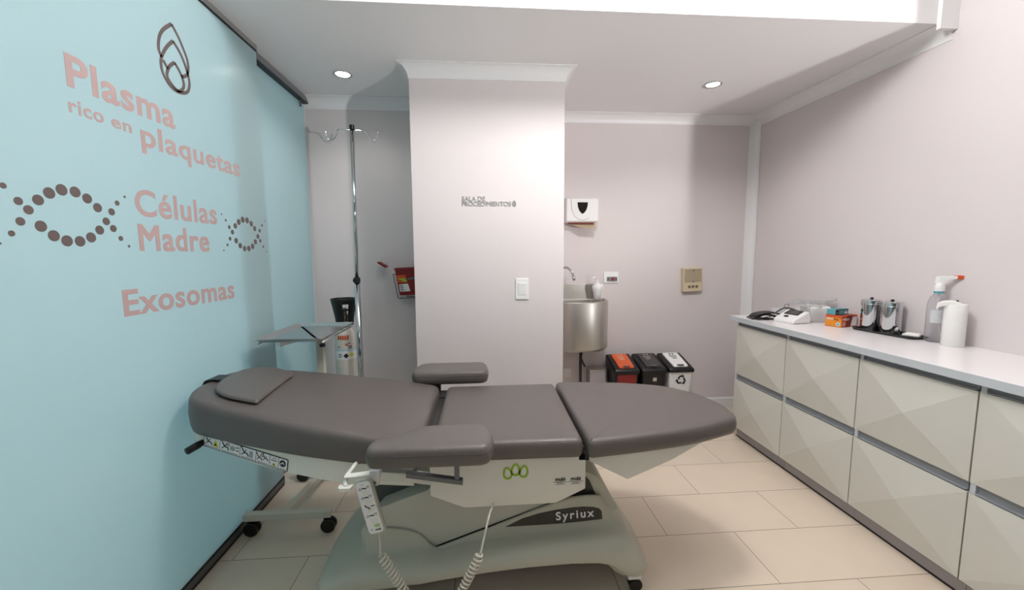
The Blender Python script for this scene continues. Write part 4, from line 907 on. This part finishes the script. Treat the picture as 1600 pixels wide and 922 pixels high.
# side decal following the near wall
def wally(x, z):
    u = (x+.49)/.965; zb = interp(BOT, -.64+1.28*u); zt = interp(TOP, x); zc = min(interp(ZC, x), zt-.004)
    t = .6*(z-zb)/(zc-zb) if z <= zc else .6+.4*(z-zc)/(zt-zc)
    return 1.425+interp(PROF, min(1, t))
bm = B(); top_ = [(.075, .278), (.14, .308), (.21, .327), (.277, .338), (.34, .344), (.385, .346), (.43, .342), (.452, .335), (.462, .322)]; bot_ = [(.075, .2775), (.14, .279), (.21, .280), (.277, .2815), (.34, .284), (.385, .2865), (.43, .289), (.452, .290), (.464, .291)]
loft(bm, [[(xb, wally(xb, zb)-.0012, zb), (xt, wally(xt, zt)-.0012, zt), (xt, wally(xt, zt)+.004, zt), (xb, wally(xb, zb)+.004, zb)] for (xb, zb), (xt, zt) in zip(bot_, top_)]); dc = obj('side_decal', bm, 'dark', ba, label='dark swoosh decal with white lettering')
text('model_lettering', 'Syriux', 'trim', dc, (.276, wally(.35, .31)-.0035, .286), (1, 0, .055), (-.055, 0, 1), .155, .046, .0012, .02, space=1.3)
# feet and casters
for x, y in ((.585, 1.445), (.585, 1.845), (-.585, 1.445), (-.585, 1.845)):
    bm = B(); box(bm, x-.028, y-.028, .062, x+.028, y+.028, .10); ft = obj('foot_block', bm, 'white', ba, bevel=.004)
    caster(ba, x, y, .026, .07, .014)

hp_ = thing('head_pillow', 'thin dark grey head pillow strapped on the treatment table backrest', 'pillow', (-1.0, 1.72, .80))
pp = rpoly([(-.852, 1.50), (-.878, 1.855), (-.96, 1.895), (-1.04, 1.895), (-1.092, 1.83), (-1.085, 1.66), (-1.05, 1.575), (-.98, 1.525)], [.012, .02, .05, .06, .06, .06, .06, .06], 6)
bm = B(); cushion(bm, pp, .7065, .723, .008, .003, .001, tilt); obj('pad', bm, 'leatherside', hp_, smooth=True)
bm = B()
P = [(-1.06, .7135), (-1.10, .712), (-1.125, .7105), (-1.145, .708), (-1.160, .700), (-1.170, .688), (-1.173, .66), (-1.172, .62)]
loft(bm, [[Vector(tilt((x, 1.69, z)))+Vector((-.002, 0, .002)), Vector(tilt((x, 1.76, z)))+Vector((-.002, 0, .002)), Vector(tilt((x, 1.76, z))), Vector(tilt((x, 1.69, z)))] for x, z in P]); obj('strap', bm, 'black', hp_, label='black elastic strap')

# ------------------------------------------------------------------ hand control with coiled cord
hc = thing('hand_control', 'pale grey hand control with coiled cord hanging from the table bracket', 'remote control', (-.375, 1.21, .47))
HR = Vector((.972, -.06, .235)).normalized(); HU = Vector((-.235, .02, .972)); HU = (HU-HR*HU.dot(HR)).normalized()
HFn0 = plane_fn((-.3675, 1.212, .560), HR, HU)
HFn = lambda u, v, d: HFn0(u, v, d)
W2, H2 = .0285, .094
bm = B(); hpz = rpoly(rect(-W2, -H2, W2, H2), .018, 5)
loft(bm, [[HFn(u, v, -.018) for u, v in inset(hpz, .008)], [HFn(u, v, -.010) for u, v in inset(hpz, .001)], [HFn(u, v, .001) for u, v in hpz], [HFn(u, v, .005) for u, v in inset(hpz, .003)], [HFn(u, v, .0055) for u, v in inset(hpz, .006)]]); body = obj('casing', bm, 'base', hc, smooth=False, bevel=.001)
bm = B(); fz = rpoly(rect(-W2+.005, -H2+.008, W2-.005, H2-.006), .013, 5); prism(bm, fz, HFn, .005, .0064); fp_ = obj('faceplate', bm, 'trim', body, label='white faceplate')
bm = B()
def tri(u, v, s, flip=1):
    ribbon(bm, [(u-s, v-s*.8*flip), (u+s, v-s*.8*flip), (u, v+s*.9*flip)], .0018, HFn, .0064, .0069, closed=True)
for v, k in ((.066, 0), (.036, 1), (-.026, 1)):
    tri(-.013, v, .0042); tri(.014, v+.002, .0042, -1); ribbon(bm, [(-.007, v+.002-.002*k), (0, v), (.008, v-.001)], .0035, HFn, .0064, .0069)
ribbon(bm, [(-.012, .012), (-.008, .004), (-.002, .002), (.0, -.005)], .0035, HFn, .0064, .0069); ribbon(bm, [(.006, .005), (.019, .005)], .0022, HFn, .0064, .0069)
disc(bm, -.004, .079, .0012, HFn, .0064, .0069, 8); disc(bm, 0, .079, .0012, HFn, .0064, .0069, 8); ribbon(bm, [(-.015, -.072), (-.010, -.072)], .002, HFn, .0064, .0069)
obj('button_icons', bm, 'ink', fp_)
bm = B()
for v in (.051, .022, -.004, -.044): prism(bm, rect(-.008, v-.010, .012, v+.008), HFn, .0064, .0065)
obj('button_areas', bm, 'shell', fp_)
bm = B()
for du, dv, th in ((-.006, 0, .3), (0, .001, 0), (.006, 0, -.3)):
    pts = [(.0026*math.cos(a), .0045*math.sin(a)) for a in [2*PI*k/14 for k in range(14)]]
    ribbon(bm, [(.008+du+x*math.cos(th)-y*math.sin(th), -.062+dv+x*math.sin(th)+y*math.cos(th)) for x, y in pts], .0018, HFn, .0064, .0069, closed=True)
obj('emblem', bm, 'green', fp_, label='lime green emblem')
text('maker_lettering', 'mubi', 'ink', fp_, tuple(HFn(-.001, -.078, .0064)), HR, HU, .018, .007, .0005, .03)
c0 = HFn(0, -H2, -.006)
pa = catmull([tuple(c0), (-.338, 1.20, .445), (-.336, 1.19, .415)], 8)
core = catmull([(-.336, 1.19, .415), (-.292, 1.18, .345), (-.245, 1.17, .270), (-.20, 1.16, .20), (-.165, 1.155, .178), (-.125, 1.16, .205), (-.083, 1.18, .280), (-.045, 1.19, .345), (-.020, 1.20, .393)], 60)
fr = frames(core); coil = []
Ls = [0]
for a, b_ in zip(core[:-1], core[1:]): Ls.append(Ls[-1]+(b_-a).length)
turns = 44
for i, (p, (t, n, s)) in enumerate(zip(core, fr)):
    a = 2*PI*turns*Ls[i]/Ls[-1]; e = min(1, min(Ls[i], Ls[-1]-Ls[i])/.012)
    coil.append(p+(n*math.cos(a)+s*math.sin(a))*.0125*e)
pc = catmull([(-.020, 1.20, .393), (-.012, 1.215, .42), (.008, 1.26, .475), (.024, 1.372, .44), (.024, 1.40, .427)], 8)
bm = B(); tube(bm, pa+coil[1:]+pc[1:], .0034, 6); obj('coiled_cord', bm, 'cable', hc, smooth=True, label='pale coiled cord')
